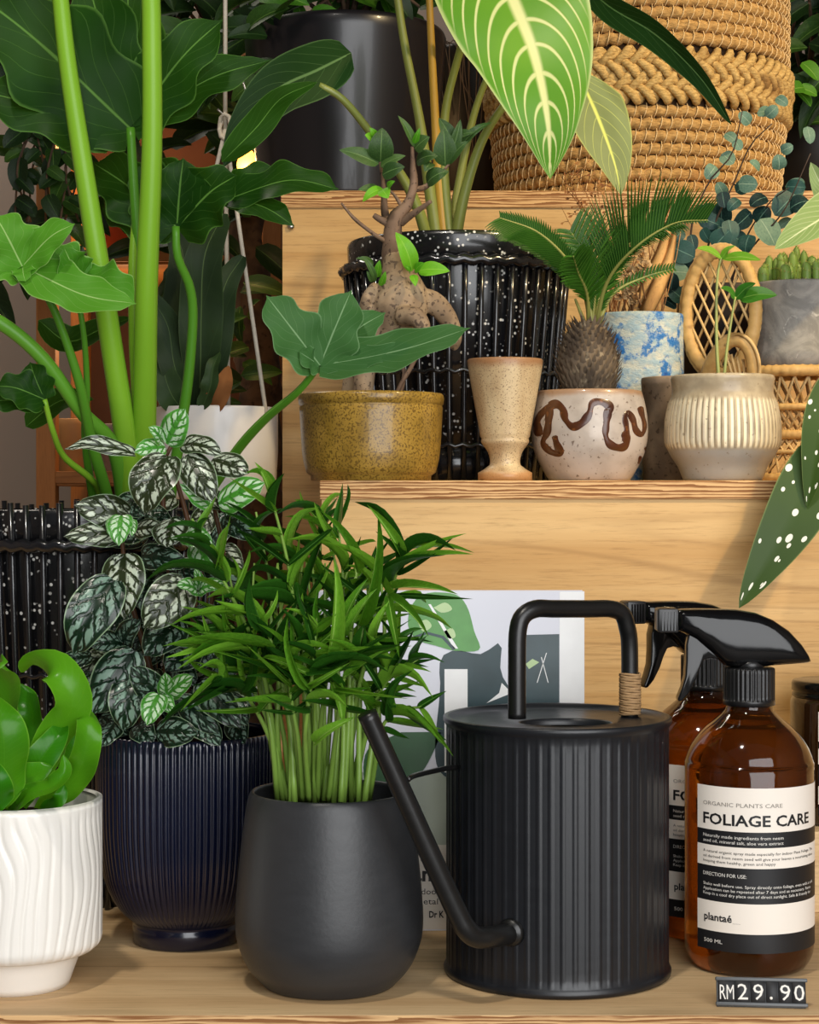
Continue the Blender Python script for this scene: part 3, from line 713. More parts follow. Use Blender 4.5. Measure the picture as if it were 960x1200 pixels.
# ------------------------------------------------------------------ lidded amber jar on a wooden block
d = 1.36; c = P(985, 0, d)
M_jar = N('dark_amber_glass'); M_jar = M_jar.fin(M_jar.mix(M_jar.noise(M_jar.co(), 8, 2), lin('1c0f05'), lin('2e1a08')), .06, .6, .5)
zb = P(0, 972, d - .036).z
blk = boxo('wooden_block', (c.x - .05, d - .045, Z0), (c.x + .05, d + .045, zb), M_ply2, None, .001)
tag(blk, 'plain wooden block beneath the dark lidded jar', 'block')
jar = thing('lidded_jar', (c.x, c.y, zb), 'dark amber glass jar with black lid beside the spray bottles', 'jar')
h = lambda y: P(0, y, d).z
lathe(MB(), [(.030, zb), (.034, zb + .002), (.0358, zb + .006), (.0358, h(822)), (.0345, h(817)), (.033, h(814))], (c.x, c.y), 56, cap1=True).build('jar_body', M_jar, jar)
lathe(MB(), [(.0335, h(816)), (.0345, h(815)), (.0345, h(812)), (.0338, h(811)), (.0338, h(809)), (.0348, h(808)), (.0348, h(800)), (.034, h(797.5)), (.031, h(796.5)), (.0001, h(796.5))], (c.x, c.y), 56).build('lid', M_blk, jar)
for y0, y1, m_ in ((829, 863, M_paper), (863, 871, M_ink), (871, 889, M_paper), (889, 914, M_ink), (914, 935, M_paper), (935, 948, M_ink)):
    mb = MB(); v = []
    for i in range(25):
        a = R(-38 + 110 * i / 24)
        for z in (h(y0), h(y1)): v.append((c.x + .036 * math.sin(a), c.y - .036 * math.cos(a), z))
    mb.add(v, [(2 * i, 2 * i + 1, 2 * i + 3, 2 * i + 2) for i in range(24)]).build('label_band', m_, jar)
jf = lambda y: (lambda x, yy: Vector((c.x + .0362 * math.sin(R(-31) + x / .036), c.y - .0362 * math.cos(R(-31) + x / .036), h(y) + yy)))
text_mb(MB(), 'H', jf(853), .0045, .0065).build('lettering', M_ink, jar, False)
for y, m_ in ((867, M_wht), (879, M_greyink), (885, M_greyink), (893, M_wht), (901, M_wht), (907, M_wht), (924, M_ink), (941, M_wht)):
    fb = jf(y + 1); MB().add([fb(0, 0), fb(.012, 0), fb(.012, .0012), fb(0, .0012)], [(0, 1, 2, 3)]).build('printed_line', m_, jar, False)

# ------------------------------------------------------------------ book standing behind the palm
d = 1.262
M_cov = plain('book_cover_white', 'dfe0ea', .35, .4, var=.02)
book = thing('book', (P(527, 0, d).x, d + .008, Z0), 'white plant book with leaf and teal pot pictured on its cover, behind watering can', 'book')
x0, x1 = P(372, 0, d).x, P(685, 0, d).x; ztop = P(0, 693, d).z
boxo('page_block', (x0 + .002, d + .002, Z0 + .002), (x1 - .003, d + .014, ztop - .003), plain('paper_pages', 'ece6d8', .9), book)
boxo('front_cover', (x0, d, Z0), (x1, d + .002, ztop), M_cov, book)
boxo('back_cover', (x0, d + .014, Z0), (x1, d + .016, ztop), M_cov, book)
boxo('spine_cover', (x0, d + .002, Z0), (x0 + .0015, d + .014, ztop), M_cov, book)
def prn(name, pts, mat, k=1):
    v = [P(a, b, d) for a, b in pts]
    if name in ('printed_leaf', 'printed_leaf_patch', 'printed_pot') and len(pts) > 3:
        w_ = crom(v + [v[0]], 40 if name != 'printed_leaf_patch' else 14); v = w_[:-1]
    for q_ in v: q_.y = d - .0002 * k
    MB().add(v, [tuple(range(len(v)))]).build(name, mat, book, False)
I_white = plain('print_white', 'f4f3f2', .35); I_teal = plain('print_teal', '2f4348', .35, var=.35, scale=60); I_dteal = plain('print_dark_teal', '33474c', .35, var=.5, scale=45)
I_leaf = plain('print_leaf', '5d9a50', .35, var=.35, scale=50); I_leafd = plain('print_dark_leaf', '2f5a34', .35, var=.35, scale=40); I_grey = plain('print_sage', 'a9b3a6', .35, var=.06, scale=20); I_cream = plain('print_cream', 'ded7cc', .35); I_pale = plain('print_pale_green', 'b9d39a', .35)
prn('printed_panel', [(372, 905), (685, 905), (685, 990), (372, 990)], I_grey, 1)
prn('printed_panel', [(372, 990), (685, 990), (685, 1089), (372, 1089)], I_cream, 1)
prn('printed_panel', [(656, 693.5), (684.8, 693.5), (684.8, 905), (656, 905)], I_white, 1)
prn('printed_leaf', [(497, 696), (510, 694), (535, 697), (548, 712), (556, 740), (562, 761), (536, 763), (512, 757), (490, 750), (479, 736), (480, 716), (488, 702)], I_leaf, 2)
prn('printed_leaf_vein', [(502, 708), (505, 708), (537, 760), (532, 760)], I_white, 3)
for a in ([(508, 712), (522, 706), (530, 714), (518, 718)], [(490, 730), (500, 726), (506, 734), (496, 740)], [(520, 740), (530, 736), (534, 746), (526, 748)]): prn('printed_leaf_patch', a, I_pale, 3)
prn('printed_pot', [(516, 800), (515, 782), (518, 770), (528, 763), (545, 763), (560, 767), (572, 762), (586, 753), (588, 765), (586, 780), (592, 800), (600, 812), (600, 905), (516, 905)], I_teal, 2)
prn('printed_frame', [(521, 784), (548, 784), (548, 905), (521, 905)], I_white, 3)
prn('printed_picture', [(615, 744), (655.5, 743), (655.5, 905), (600, 905), (600, 790), (612, 780)], I_dteal, 2)
for a in ([(616, 778), (624, 772), (632, 776), (620, 784)], [(640, 765), (641, 765), (630, 800), (629, 800)], [(634, 770), (635, 770), (643, 800), (642, 800)], [(600, 800), (608, 786), (606, 804), (598, 815)], [(588, 800), (600, 812), (570, 824), (585, 812)]): prn('printed_highlight', a, I_pale if a[0][0] == 616 else I_white, 3)
prn('printed_leaf', [(470, 858), (514, 858), (516, 862), (498, 900), (480, 915), (455, 925), (430, 925), (430, 880)], I_leafd, 2)
prn('printed_stem', [(478, 748), (500, 740), (520, 745), (534, 760), (531, 762), (518, 748), (500, 743), (480, 751)], I_dteal, 3)
for x, y, s, wd, cap in ((466, 1032, 'Plan', 40, 17), (486, 1048, 'indoor', 30, 7), (487, 1059.5, 'metal and', 48, 7), (503, 1075, 'Dr K', 17.5, 7.5)):
    b_ = P(x, y, d)
    text_mb(MB(), s, lambda X_, Y_, b_=b_: Vector((b_.x + X_, d - .0005, b_.z + Y_)), S(wd, d), S(cap, d), bold=.03 if cap > 7.2 else 0).build('lettering', M_ink, book, False)
# ------------------------------------------------------------------ ginseng ficus bonsai in a mustard bowl
def glaze(name, c1, c2, spk, amt=.62, rough=.35, sc=260, streak=False, coat=.2, rimz=None, rimc=None):
    k = N(name); v = k.co('Object', (1, 1, .25) if streak else (1, 1, 1))
    col = k.mix(k.ramp(k.noise(v, 45, 4), .35, .68), lin(c1), lin(c2))
    col = k.mix(k.math('MULTIPLY', k.ramp(k.noise(k.co(), sc, 2), amt, amt + .07), .8), col, lin(spk))
    if rimz:
        x, y, z = k.xyz(k.co()); zz_ = k.math('ADD', z, k.math('MULTIPLY', k.math('SUBTRACT', k.noise(k.co(), 60, 2), .5), .006))
        for z0, z1, c_ in rimz:
            f_ = k.ramp(zz_, min(z0, z1), max(z0, z1))
            if z0 > z1: f_ = k.math('SUBTRACT', 1, f_)
            col = k.mix(k.math('MULTIPLY', f_, .8), col, lin(c_))
    k.bump(k.noise(k.co(), 120, 3), .12, .001)
    return k.fin(col, rough, .5, coat)
d = 1.465; c = P(435, 0, d); cx, cy = c.x, c.y; u = d / F
h = lambda y: P(0, y, d).z
M_must = glaze('mustard_glaze', 'a88536', '8f7029', '5f4618', .52, .35, 620)
bon = thing('bonsai_tree', (cx, cy, ZM), 'ginseng ficus bonsai with swollen roots in speckled mustard bowl', 'potted plant')
prof = [(.0445, ZM), (.0468, ZM + .0004), (.0470, ZM + .004)] + [(.0488, ZM + .0052)] + smooth_prof([(.0505, ZM + .0065), (.0535, h(535)), (.0552, h(500)), (.0560, h(478))], 10) + [(.0556, h(477)), (.0556, h(475)), (.0566, h(474)), (.0570, h(467)), (.0566, h(464))]
lathe(MB(), wallpot(prof, .004, .02), (cx, cy), 96).build('bowl', M_must, bon)
disc('soil', (cx, cy), .053, h(470), M_soil, bon)
M_bark = glaze('ginseng_bark', 'a68e70', '7e6850', '46352a', .56, .75, 300, coat=0)
M_twig = glaze('twig_bark', '7d6450', '5a4434', '3a2a20', .6, .8, 300, coat=0)
mb = MB(); e = d
def T_(pts, rad, n=12, seg=12): tube(mb, [P(a, b, dd) for a, b, dd in pts], [S(r, e) for r in rad], n=n, seg=seg)
T_([(463, 296, e), (465, 312, e), (468, 328, e), (470, 350, e), (462, 375, e), (452, 400, e)], [14, 18, 26, 33, 34, 24, 10], 20, 16)
T_([(445, 365, e), (432, 395, e), (428, 430, e), (425, 468, e)], [20, 15, 13, 12])
T_([(485, 350, e), (508, 355, e + .005), (524, 372, e + .01), (534, 395, e + .02), (532, 408, e + .03)], [15, 14, 12, 9, 5], 16)
T_([(470, 370, e - .02), (488, 372, e - .03), (496, 385, e - .03), (492, 400, e - .02)], [12, 12, 9, 5])
T_([(440, 335, e), (430, 350, e - .01), (428, 372, e), (440, 390, e)], [6, 7, 7, 6])
T_([(436, 390, e + .02), (415, 425, e + .03), (408, 466, e + .03)], [12, 10, 9])
o = mb.build('trunk', M_bark, bon)
md = o.modifiers.new('r', 'REMESH'); md.mode = 'VOXEL'; md.voxel_size = .0012; md.use_smooth_shade = True
md = o.modifiers.new('s', 'SMOOTH'); md.iterations = 6; md.factor = .6
def tw(pts, rad, name='branch', m_=None): tubeo(name, [P(a, b, e + (z if z else 0)) for a, b, z in pts], [S(r, e) for r in rad], m_ or M_twig, bon, seg=8, n=18, rough=.3)
tw([(466, 322, 0), (462, 300, 0), (460, 272, 0), (464, 256, 0), (478, 240, 0), (485, 215, 0), (484, 195, 0), (483, 172, 0)], [17, 14, 11, 9, 6, 4.5, 3.5, 2])
tw([(458, 270, 0), (452, 250, .01), (449, 215, .01), (446, 190, .01)], [6, 4.5, 3, 2])
tw([(470, 262, 0), (485, 250, -.01), (505, 236, -.02)], [4, 3.5, 2.5])
tw([(485, 222, 0), (500, 218, .01), (520, 200, .01), (534, 180, .01)], [4, 3, 2, 1.2])
tw([(452, 283, 0), (435, 272, -.01), (415, 256, -.01), (400, 238, -.01)], [3, 2.4, 2, 1.2])
tw([(456, 262, 0), (444, 256, 0), (438, 252, 0)], [5, 4, 3])
tw([(470, 240, 0), (462, 228, 0), (455, 222, 0)], [2.5, 2, 1.4])
tw([(492, 405, .0), (482, 430, .0), (470, 450, .0), (462, 466, .0)], [4, 3, 2.5, 2], 'aerial_root')
tw([(462, 415, .0), (472, 430, .01), (473, 445, .01), (468, 466, .01)], [3, 3, 2.5, 2], 'aerial_root')
M_fic = leafmat('ficus_leaf', '2c4a22', '4a6a32', '6f8f52', nv=9, vw=.05, vs=.15, mw=.04, rough=.3, trans=.2)
M_ficy = leafmat('ficus_leaf_young', '4f9a1e', '77c02a', '9fd850', nv=9, vw=.05, vs=.15, mw=.04, rough=.3, trans=.3)
FL = [unit_leaf('leaf', ovate(.7, .8), m_, .5, dr, nv=12, nu=3, fold=.18, curl=-.1) for m_ in (M_fic, M_ficy) for dr in (.12, .25)]
random.seed(5)
for b_, t_, w_, y_, dd in (((483, 318), (465, 272), 22, 1, -.02), ((490, 317), (527, 317), 20, 1, -.02), ((484, 322), (487, 335), 10, 1, -.025), ((486, 318), (497, 308), 12, 1, -.025), ((480, 320), (476, 312), 8, 1, -.025),
                           ((446, 190), (448, 150), 30, 0, 0), ((444, 192), (398, 175), 20, 0, 0), ((446, 195), (475, 182), 14, 0, 0), ((448, 205), (474, 195), 22, 0, -.005), ((450, 222), (425, 235), 14, 1, 0), ((448, 222), (455, 232), 16, 1, -.01), ((455, 222), (462, 212), 10, 1, -.01), ((445, 222), (420, 222), 12, 0, .01),
                           ((486, 175), (503, 160), 22, 0, 0), ((486, 172), (467, 135), 11, 0, 0), ((485, 170), (492, 150), 8, 1, 0), ((488, 190), (512, 182), 20, 0, .01), ((522, 195), (520, 150), 28, 0, .01), ((525, 190), (548, 165), 16, 0, .01), ((528, 185), (540, 140), 14, 0, .01), ((535, 178), (515, 138), 20, 0, .02), ((536, 178), (575, 142), 12, 0, .015), ((534, 160), (555, 155), 12, 0, .01), ((500, 215), (525, 200), 22, 0, .01), ((438, 165), (428, 158), 14, 1, 0), ((440, 160), (434, 150), 9, 1, 0), ((505, 190), (498, 200), 14, 0, .01),
                           ((440, 330), (425, 300), 8, 0, .0), ((442, 325), (445, 305), 10, 1, 0), ((438, 330), (430, 318), 8, 0, 0), ((446, 335), (452, 318), 8, 1, -.01), ((438, 310), (418, 302), 8, 0, 0)):
    place('leaf', random.choice(FL[2:] if y_ else FL[:2]), P(b_[0], b_[1], e + dd), P(t_[0], t_[1], e + dd - .008), (random.uniform(-.3, .3), -1, .4), S(w_, e), bon)

# ------------------------------------------------------------------ stoneware goblet
d = 1.47; c = P(592, 0, d); h = lambda y: P(0, y, d).z
M_gob = glaze('goblet_glaze', 'c9b38c', 'a88b66', '6a523a', .58, .45, 900, True, .1, ((h(436), h(424), '8a5a34'), (h(549), h(556), 'b07c48')))
prof = [(.0200, ZM), (.0212, ZM + .0006), (.0212, h(554)), (.0165, h(550))] + smooth_prof([(.0122, h(545)), (.0118, h(540)), (.0135, h(530)), (.0185, h(519)), (.0188, h(516))], 12) + [(.0184, h(514)), (.0196, h(511))] + smooth_prof([(.0198, h(508)), (.0232, h(480)), (.0268, h(450)), (.0298, h(424)), (.0296, h(422.5))], 10)
g = lathe(MB(), wallpot(prof, .0025, .055), (c.x, c.y), 72, cap1=True).build('goblet', M_gob)
tag(g, 'beige stoneware goblet cup with brown rim on a flared foot', 'goblet')

# ------------------------------------------------------------------ speckled bowl with brown brush trail and sago palm
d = 1.49; c = P(691, 0, d); cx, cy = c.x, c.y; h = lambda y: P(0, y, d).z
M_bowl = glaze('grey_speckled_glaze', 'b9aea4', 'a2978d', '5c4b3e', .64, .35, 320, False, .3, ((h(468), h(461), '97704c'),))
M_brush = glaze('brown_slip', '4f2a12', '38190a', '74441f', .62, .3, 200)
sago = thing('potted_sago_palm', (cx, cy, ZM), 'sago palm with scaly trunk in grey bowl with brown brush squiggles', 'potted plant')
pp_ = smooth_prof([(.0300, ZM), (.0322, ZM + .001), (.0380, h(548)), (.0436, h(530)), (.0460, h(510)), (.0457, h(490)), (.0436, h(472)), (.0420, h(463)), (.0414, h(460))], 36)
lathe(MB(), wallpot(pp_, .003, .025), (cx, cy), 96).build('bowl', M_bowl, sago)
def rad_at(z):
    for i in range(len(pp_) - 1):
        if pp_[i][1] <= z <= pp_[i + 1][1]:
            t = (z - pp_[i][1]) / (pp_[i + 1][1] - pp_[i][1] + 1e-9); return pp_[i][0] + (pp_[i + 1][0] - pp_[i][0]) * t
    return pp_[-1][0]
def stroke(pts, w0):
    sp = crom([Vector((a, b, 0)) for a, b in pts], 8 * len(pts)); mb = MB(); v = []
    for i, p in enumerate(sp):
        t = sp[min(i + 1, len(sp) - 1)] - sp[max(i - 1, 0)]; n_ = Vector((-t.y, t.x, 0)).normalized()
        ww = w0 * (1 + .3 * math.sin(i * .31) * math.sin(i * .13 + 1)) * (.5 if i in (0, len(sp) - 1) else 1)
        for s_, o_ in ((-1, .0000), (-.5, .0004), (.5, .0004), (1, .0000)):
            q_ = p + n_ * ww * s_; z = h(q_.y); r = rad_at(z) + o_ + .0001
            a = math.asin(max(-.98, min(.98, (q_.x - 691) * d / F / r))); v.append((cx + r * math.sin(a), cy - r * math.cos(a), z))
    mb.add(v, [(i * 4 + j, i * 4 + j + 1, i * 4 + j + 5, i * 4 + j + 4) for i in range(len(sp) - 1) for j in range(3)])
    mb.build('brush_stroke', M_brush, sago)
stroke([(630, 512), (628, 495), (634, 484), (641, 478), (640, 492), (638, 508), (634, 520), (642, 530), (652, 532), (648, 520), (646, 512)], 3.6)
stroke([(640, 478), (648, 476), (655, 482), (658, 494), (666, 502), (676, 498), (684, 488), (688, 476), (698, 474), (708, 480), (704, 492)], 4.2)
stroke([(706, 482), (704, 498), (703, 512), (708, 522), (718, 526), (726, 524), (730, 514), (722, 510)], 4.0)
stroke([(726, 520), (728, 506), (726, 492), (730, 486), (736, 494), (740, 506), (748, 510), (752, 500), (748, 486), (746, 478)], 3.6)
stroke([(755, 524), (757, 530)], 2.5); stroke([(748, 535), (746, 544)], 2.2)
disc('soil', (cx, cy), .0395, h(466), M_soil, sago)
M_caud = glaze('sago_scales', '6f5f4c', '4a3d30', '93836a', .6, .9, 120, coat=0)
mb = MB(); random.seed(8); ccz = h(425); ctr = Vector((P(689, 0, d).x, cy, ccz))
v = []; lathe(mb, smooth_prof([(.018, h(466)), (.0235, h(440)), (.0235, h(415)), (.017, h(390)), (.008, h(378)), (.0001, h(376))], 16), (ctr.x, ctr.y), 24)
scale_m = MB()
for i in range(330):
    t = i / 330; z = h(464) + (h(378) - h(464)) * t; a = i * 2.39996
    hh = (z - h(464)) / (h(376) - h(464)); r = .0245 * math.sqrt(max(.05, 1 - max(0, (hh - .35) / .68) ** 2)) * (.82 + .18 * min(1, hh / .25))
    out = Vector((math.cos(a), math.sin(a), 0)); b_ = Vector((ctr.x, ctr.y, z)) + out * (r - .002)
    tip = b_ + out * random.uniform(.004, .007) + Vector((0, 0, random.uniform(.004, .009)))
    blade(scale_m, [b_ - Vector((0, 0, .003)), (b_ + tip) / 2 + out * .0015, tip], random.uniform(.0018, .003), lambda t: (1 - t) ** .6 * .9 + .1, out, nv=3, nu=1, fold=-.3)
mb.build('caudex', M_caud, sago)
so = scale_m.build('trunk_scales', M_caud, sago); so['kind'] = 'stuff'
M_sago = leafmat('sago_leaflet', '1f4712', '3a6a1c', '5f8a32', nv=2, vw=.02, vs=0, mw=.12, rough=.3, trans=.2, edge=0)
M_sst = plain('sago_rachis', '8a8a44', .5)
def sfrond(pts, n, L0, up=1.0, lo=1.0, start=.3, lift=.0):
    sp = crom([P(a, b, z) for a, b, z in pts], 60); mb = MB()
    tube(mb, sp[::3], [.0018, .0013, .0005], n=24, seg=6, mi=1)
    n = int(n * 1.35)
    for i in range(n):
        t = start + (1 - start) * i / (n - 1); k = min(int(t * 60), 59); p = sp[k]; T = (sp[min(k + 1, 60)] - sp[k - 1]).normalized()
        env = (math.sin(math.pi * (.12 + .78 * (i / n))) ** .6)
        for s_, m_ in ((1, up), (-1, lo)):
            sd = T.cross(Vector((0, -1, .1))).normalized() * -s_
            dr = (T * .75 + sd * 1.0 + Vector((0, -.35, lift))).normalized(); L = S(L0 * env * m_, 1.5) * random.uniform(.92, 1.06)
            if L < .002: continue
            tip = p + dr * L
            blade(mb, [p, p + dr * L * .5 + Vector((0, 0, .0008)), tip], .00115, lambda t: (1 - t ** 3) * .85 + .12, (0, -1, .5), nv=3, nu=1, fold=.4)
    mb.build('frond', [M_sago, M_sst], sago)
random.seed(2)
e = 1.49
sfrond([(692, 385, e), (685, 345, e), (665, 305, e - .01), (630, 272, e - .02), (585, 255, e - .03)], 34, 52, .95, .35, .25, .15)
sfrond([(697, 385, e), (705, 340, e), (725, 300, e), (755, 275, e - .01), (800, 262, e - .02)], 36, 78, 1.0, .35, .1, .1)
sfrond([(694, 385, e), (697, 340, e), (690, 305, e), (668, 270, e + .01)], 26, 62, .6, .9, .2)
sfrond([(698, 385, e), (712, 330, e - .02), (745, 290, e - .04), (790, 262, e - .05), (830, 258, e - .06)], 30, 55, .9, .15, .3, .1)
sfrond([(690, 385, e), (688, 345, e - .02), (678, 320, e - .04), (672, 300, e - .06)], 22, 50, .7, .8, .3)
sfrond([(700, 385, e), (718, 345, e), (755, 325, e), (790, 315, e)], 14, 22, .6, .4, .4)
for x0, x1, y1 in ((690, 674, 350), (696, 690, 340), (700, 706, 335)):
    tubeo('leaf_stalk', [P(x0, 392, e), P((x0 + x1) / 2, 370, e), P(x1, y1, e)], [.0022, .0016, .001], M_sst, sago, seg=6)

# ------------------------------------------------------------------ blue and white rough pot with dried flowers and bark
d = 1.66; c = P(746, 0, d); cx, cy = c.x, c.y; h = lambda y: P(0, y, d).z
def bluepot():
    k = N('blue_white_glaze'); n = k.noise(k.co(), 62, 6, .7); n2 = k.noise(k.co('Object', (1, 1, 2)), 60, 5, .7)
    col = k.mix(k.ramp(n2, .35, .6), lin('cfd0c2'), lin('9fb8c4'))
    col = k.mix(k.ramp(n, .5, .6), col, lin('2f74b8')); col = k.mix(k.ramp(n, .62, .7), col, lin('1d4f96'))
    k.bump(n2, .8, .003); return k.fin(col, .5, .4)
dry = thing('dried_flower_pot', (cx, cy, ZM), 'rough blue and white pot holding dried flowers and a strip of bark', 'dried plant')
lathe(MB(), wallpot([(.038, ZM), (.0405, ZM + .001), (.0415, h(470)), (.0423, h(374)), (.0420, h(371))], .003, .03), (cx, cy), 72).build('pot', bluepot(), dry)
disc('soil', (cx, cy), .0393, h(378), M_soil, dry)
M_dry = plain('dried_petal', 'c9a778', .9, .1, var=.35, scale=90); M_dryst = plain('dried_stem', '7c5a3c', .9, .1, var=.3)
M_barks = wood('bark_strip', 'd2a668', 'a87a48', '6f4c2c', 'z', .8)
random.seed(4)
def flower(p, r):
    mb = MB()
    for i in range(22):
        a = i * 2.4; t = i / 22; el = 1.3 * (1 - t)
        o_ = Vector((math.cos(a) * math.cos(el), -abs(math.sin(el)) * .7 + math.sin(a) * .4 * math.cos(el), math.sin(a) * math.cos(el)))
        blade(mb, [p, p + o_ * r * .6, p + o_ * r + Vector((0, 0, .001))], r * .3, ovate(.9, .6), Vector((random.uniform(-1, 1), -1, random.uniform(0, 1))), nv=4, nu=1, fold=.3)
    mb.build('flower_head', M_dry, dry)
for x, y, r in ((716, 335, 17), (738, 338, 11), (748, 322, 12), (742, 350, 10), (727, 345, 11), (755, 312, 10), (735, 318, 10), (752, 300, 9)):
    p = P(x, y, d - .02 + random.uniform(-.01, .01)); tubeo('stem', [Vector((cx + random.uniform(-.02, .02), cy, h(380))), p + Vector((0, .005, -.02)), p], .0008, M_dryst, dry, seg=5); flower(p, S(r, d))
for k_ in range(34):
    x = random.uniform(650, 812); y = random.uniform(190, 250)
    mb = MB(); b_ = Vector((cx + random.uniform(-.03, .03), cy + .01, h(385))); t_ = P(x, y, d + .03)
    tube(mb, [b_, b_.lerp(t_, .5) + Vector((random.uniform(-.01, .01), 0, .01)), t_], [.0006, .0005, .0003], seg=4, n=8)
    for j in range(5):
        o_ = Vector((random.uniform(-1, 1), random.uniform(-.3, .3), random.uniform(-.4, 1))).normalized() * S(random.uniform(6, 14), d); s_ = b_.lerp(t_, random.uniform(.7, 1))
        tube(mb, [s_, s_ + o_ * .6 + Vector((0, 0, .001)), s_ + o_], [.0004, .0003], seg=4, n=3)
        blade(mb, [s_ + o_ * .8, s_ + o_ * 1.25], .0012, ovate(.8, .7), (random.uniform(-1, 1), -1, 0), nv=3, nu=1)
    mb.build('dried_sprig', plain('dried_sprig', random.choice(('9a6a44', '8a5c3c', 'b08254')), .9, .1), dry)
def bark(pts, w, ph):
    mb = MB(); sp = crom([P(a, b, z) for a, b, z in pts], 24); v = []
    for i, p in enumerate(sp):
        T = (sp[min(i + 1, 24)] - sp[max(i - 1, 0)]).normalized(); sd = T.cross(Vector((0, -1, 0))).normalized()
        ww = w * (1 + .25 * noise.noise(p * 40 + Vector((ph, 0, 0)))) * (.45 + .55 * math.sin(math.pi * min(1, .25 + i / 30)))
        for s_, dp in ((-1, 0), (-.6, -.006), (0, -.009), (.6, -.006), (1, 0), (.6, .002), (0, -.003), (-.6, .002)): v.append(p + sd * ww * s_ + Vector((0, dp + .002 * noise.noise(p * 90 + Vector((s_ * 3, 0, 0))), 0)))
    mb.add(v, [(i * 8 + j, i * 8 + (j + 1) % 8, i * 8 + 8 + (j + 1) % 8, i * 8 + 8 + j) for i in range(24) for j in range(8)] + [tuple(range(8)), tuple(range(24 * 8 + 7, 24 * 8 - 1, -1))]).build('bark_strip', M_barks, dry)
bark([(738, 378, d), (758, 345, d), (775, 300, d + .01), (785, 262, d + .02)], S(11, d), 0)
bark([(752, 378, d - .01), (765, 350, d - .015), (782, 310, d), (790, 275, d + .01)], S(9, d), 3)

# ------------------------------------------------------------------ plain brown stoneware mug behind
d = 1.578; c = P(797, 0, d); h = lambda y: P(0, y, d).z
M_mug = glaze('brown_stoneware', '8a7660', '6f5d4b', '4c3c2e', .6, .55, 240, False, 0, ((h(452), h(447), 'a8927a'),))
g = lathe(MB(), wallpot([(.029, ZM), (.0305, ZM + .001), (.0315, h(520)), (.0318, h(460)), (.0326, h(448)), (.0324, h(444))], .0025, .05), (c.x, c.y), 64, cap1=True).build('stoneware_cup', M_mug)
tag(g, 'plain brown stoneware cup tucked behind two ceramic pots', 'cup')

# ------------------------------------------------------------------ cream ribbed pot with a seedling
d = 1.487; c = P(847, 0, d); cx, cy = c.x, c.y; h = lambda y: P(0, y, d).z
def ribmat():
    k = N('cream_ribbed_glaze'); x, y, z = k.xyz(k.co()); u_, v_ = k.uv()
    s_ = k.math('ABSOLUTE', k.math('SUBTRACT', k.math('FRACT', k.math('MULTIPLY', u_, 56)), .5))
    band = k.math('MULTIPLY', k.ramp(z, h(528), h(523)), k.math('SUBTRACT', 1, k.ramp(z, h(473), h(466))))
    n = k.noise(k.co(), 60, 4)
    base = k.mix(k.ramp(n, .35, .65), lin('b7a88c'), lin('9a8b72'))
    base = k.mix(k.ramp(z, h(531), h(524)), k.mix(n, lin('a8a6a0'), lin('948f86')), base)
    base = k.mix(k.math('MULTIPLY', band, k.ramp(s_, .2, .34)), base, lin('eadfc0'))
    base = k.mix(k.math('MULTIPLY', k.ramp(k.noise(k.co(), 260, 2), .66, .72), .6), base, lin('6e5a40'))
    return k.fin(base, .4, .5, .2)
seed = thing('potted_seedling', (cx, cy, ZM), 'thin two-stemmed seedling in cream pot with raised vertical ribs', 'potted plant')
prof = smooth_prof([(.0290, ZM), (.0310, ZM + .001), (.0350, h(548)), (.0410, h(534)), (.0445, h(522)), (.0452, h(510)), (.0446, h(492)), (.0418, h(470)), (.0398, h(460)), (.0402, h(450)), (.0410, h(444)), (.0406, h(442))], 48)
npr = len(prof)
lathe(MB(), wallpot(prof, .003, .03), (cx, cy), 448, lambda r, z, ph, i: r + (.0009 * max(0, -math.cos(ph * 56)) * min(1, max(0, (z - h(527)) / .004), max(0, (h(467) - z) / .004)) if i < npr else 0)).build('pot', ribmat(), seed)
disc('soil', (cx, cy), .0375, h(449), M_soil, seed)
M_seed = leafmat('seedling_leaf', '5f9a2a', '86bb3c', 'a8cf68', nv=6, vw=.06, vs=.2, rough=.3, trans=.35, tcol='a8e040'); M_seedd = leafmat('seedling_leaf_deep', '2f6a1e', '447c24', '6f9a48', nv=6, vw=.06, vs=.2, rough=.3, trans=.25)
M_seedst = plain('seedling_stem', '9aa05a', .5)
tubeo('stem', [P(843, 452, d), P(840, 400, d), P(840, 340, d), P(844, 306, d), P(850, 299, d)], [.0016, .0013, .0009], M_seedst, seed, seg=6)
tubeo('stem', [P(848, 452, d), P(852, 410, d), P(858, 370, d), P(862, 348, d)], [.0015, .0012, .0009], M_seedst, seed, seg=6)
for b_, t_, w_, m_, nr in (((846, 302), (817, 291), 15, M_seed, (0, -1, .9)), ((847, 303), (892, 305), 18, M_seed, (.1, -1, .9)), ((862, 349), (845, 338), 14, M_seedd, (-.2, -1, .7)), ((866, 350), (911, 346), 22, M_seedd, (.1, -1, .5)), ((862, 350), (886, 332), 16, M_seedd, (.1, -1, .7)), ((845, 304), (862, 288), 12, M_seed, (.1, -1, .8))):
    A, B = P(*b_, d), P(*t_, d - .012); leafo('leaf', [A, A.lerp(B, .5) + Vector((0, 0, .002)), B], S(w_ / 2, d), ovate(.75, .75), nr, m_, seed, fold=.15)

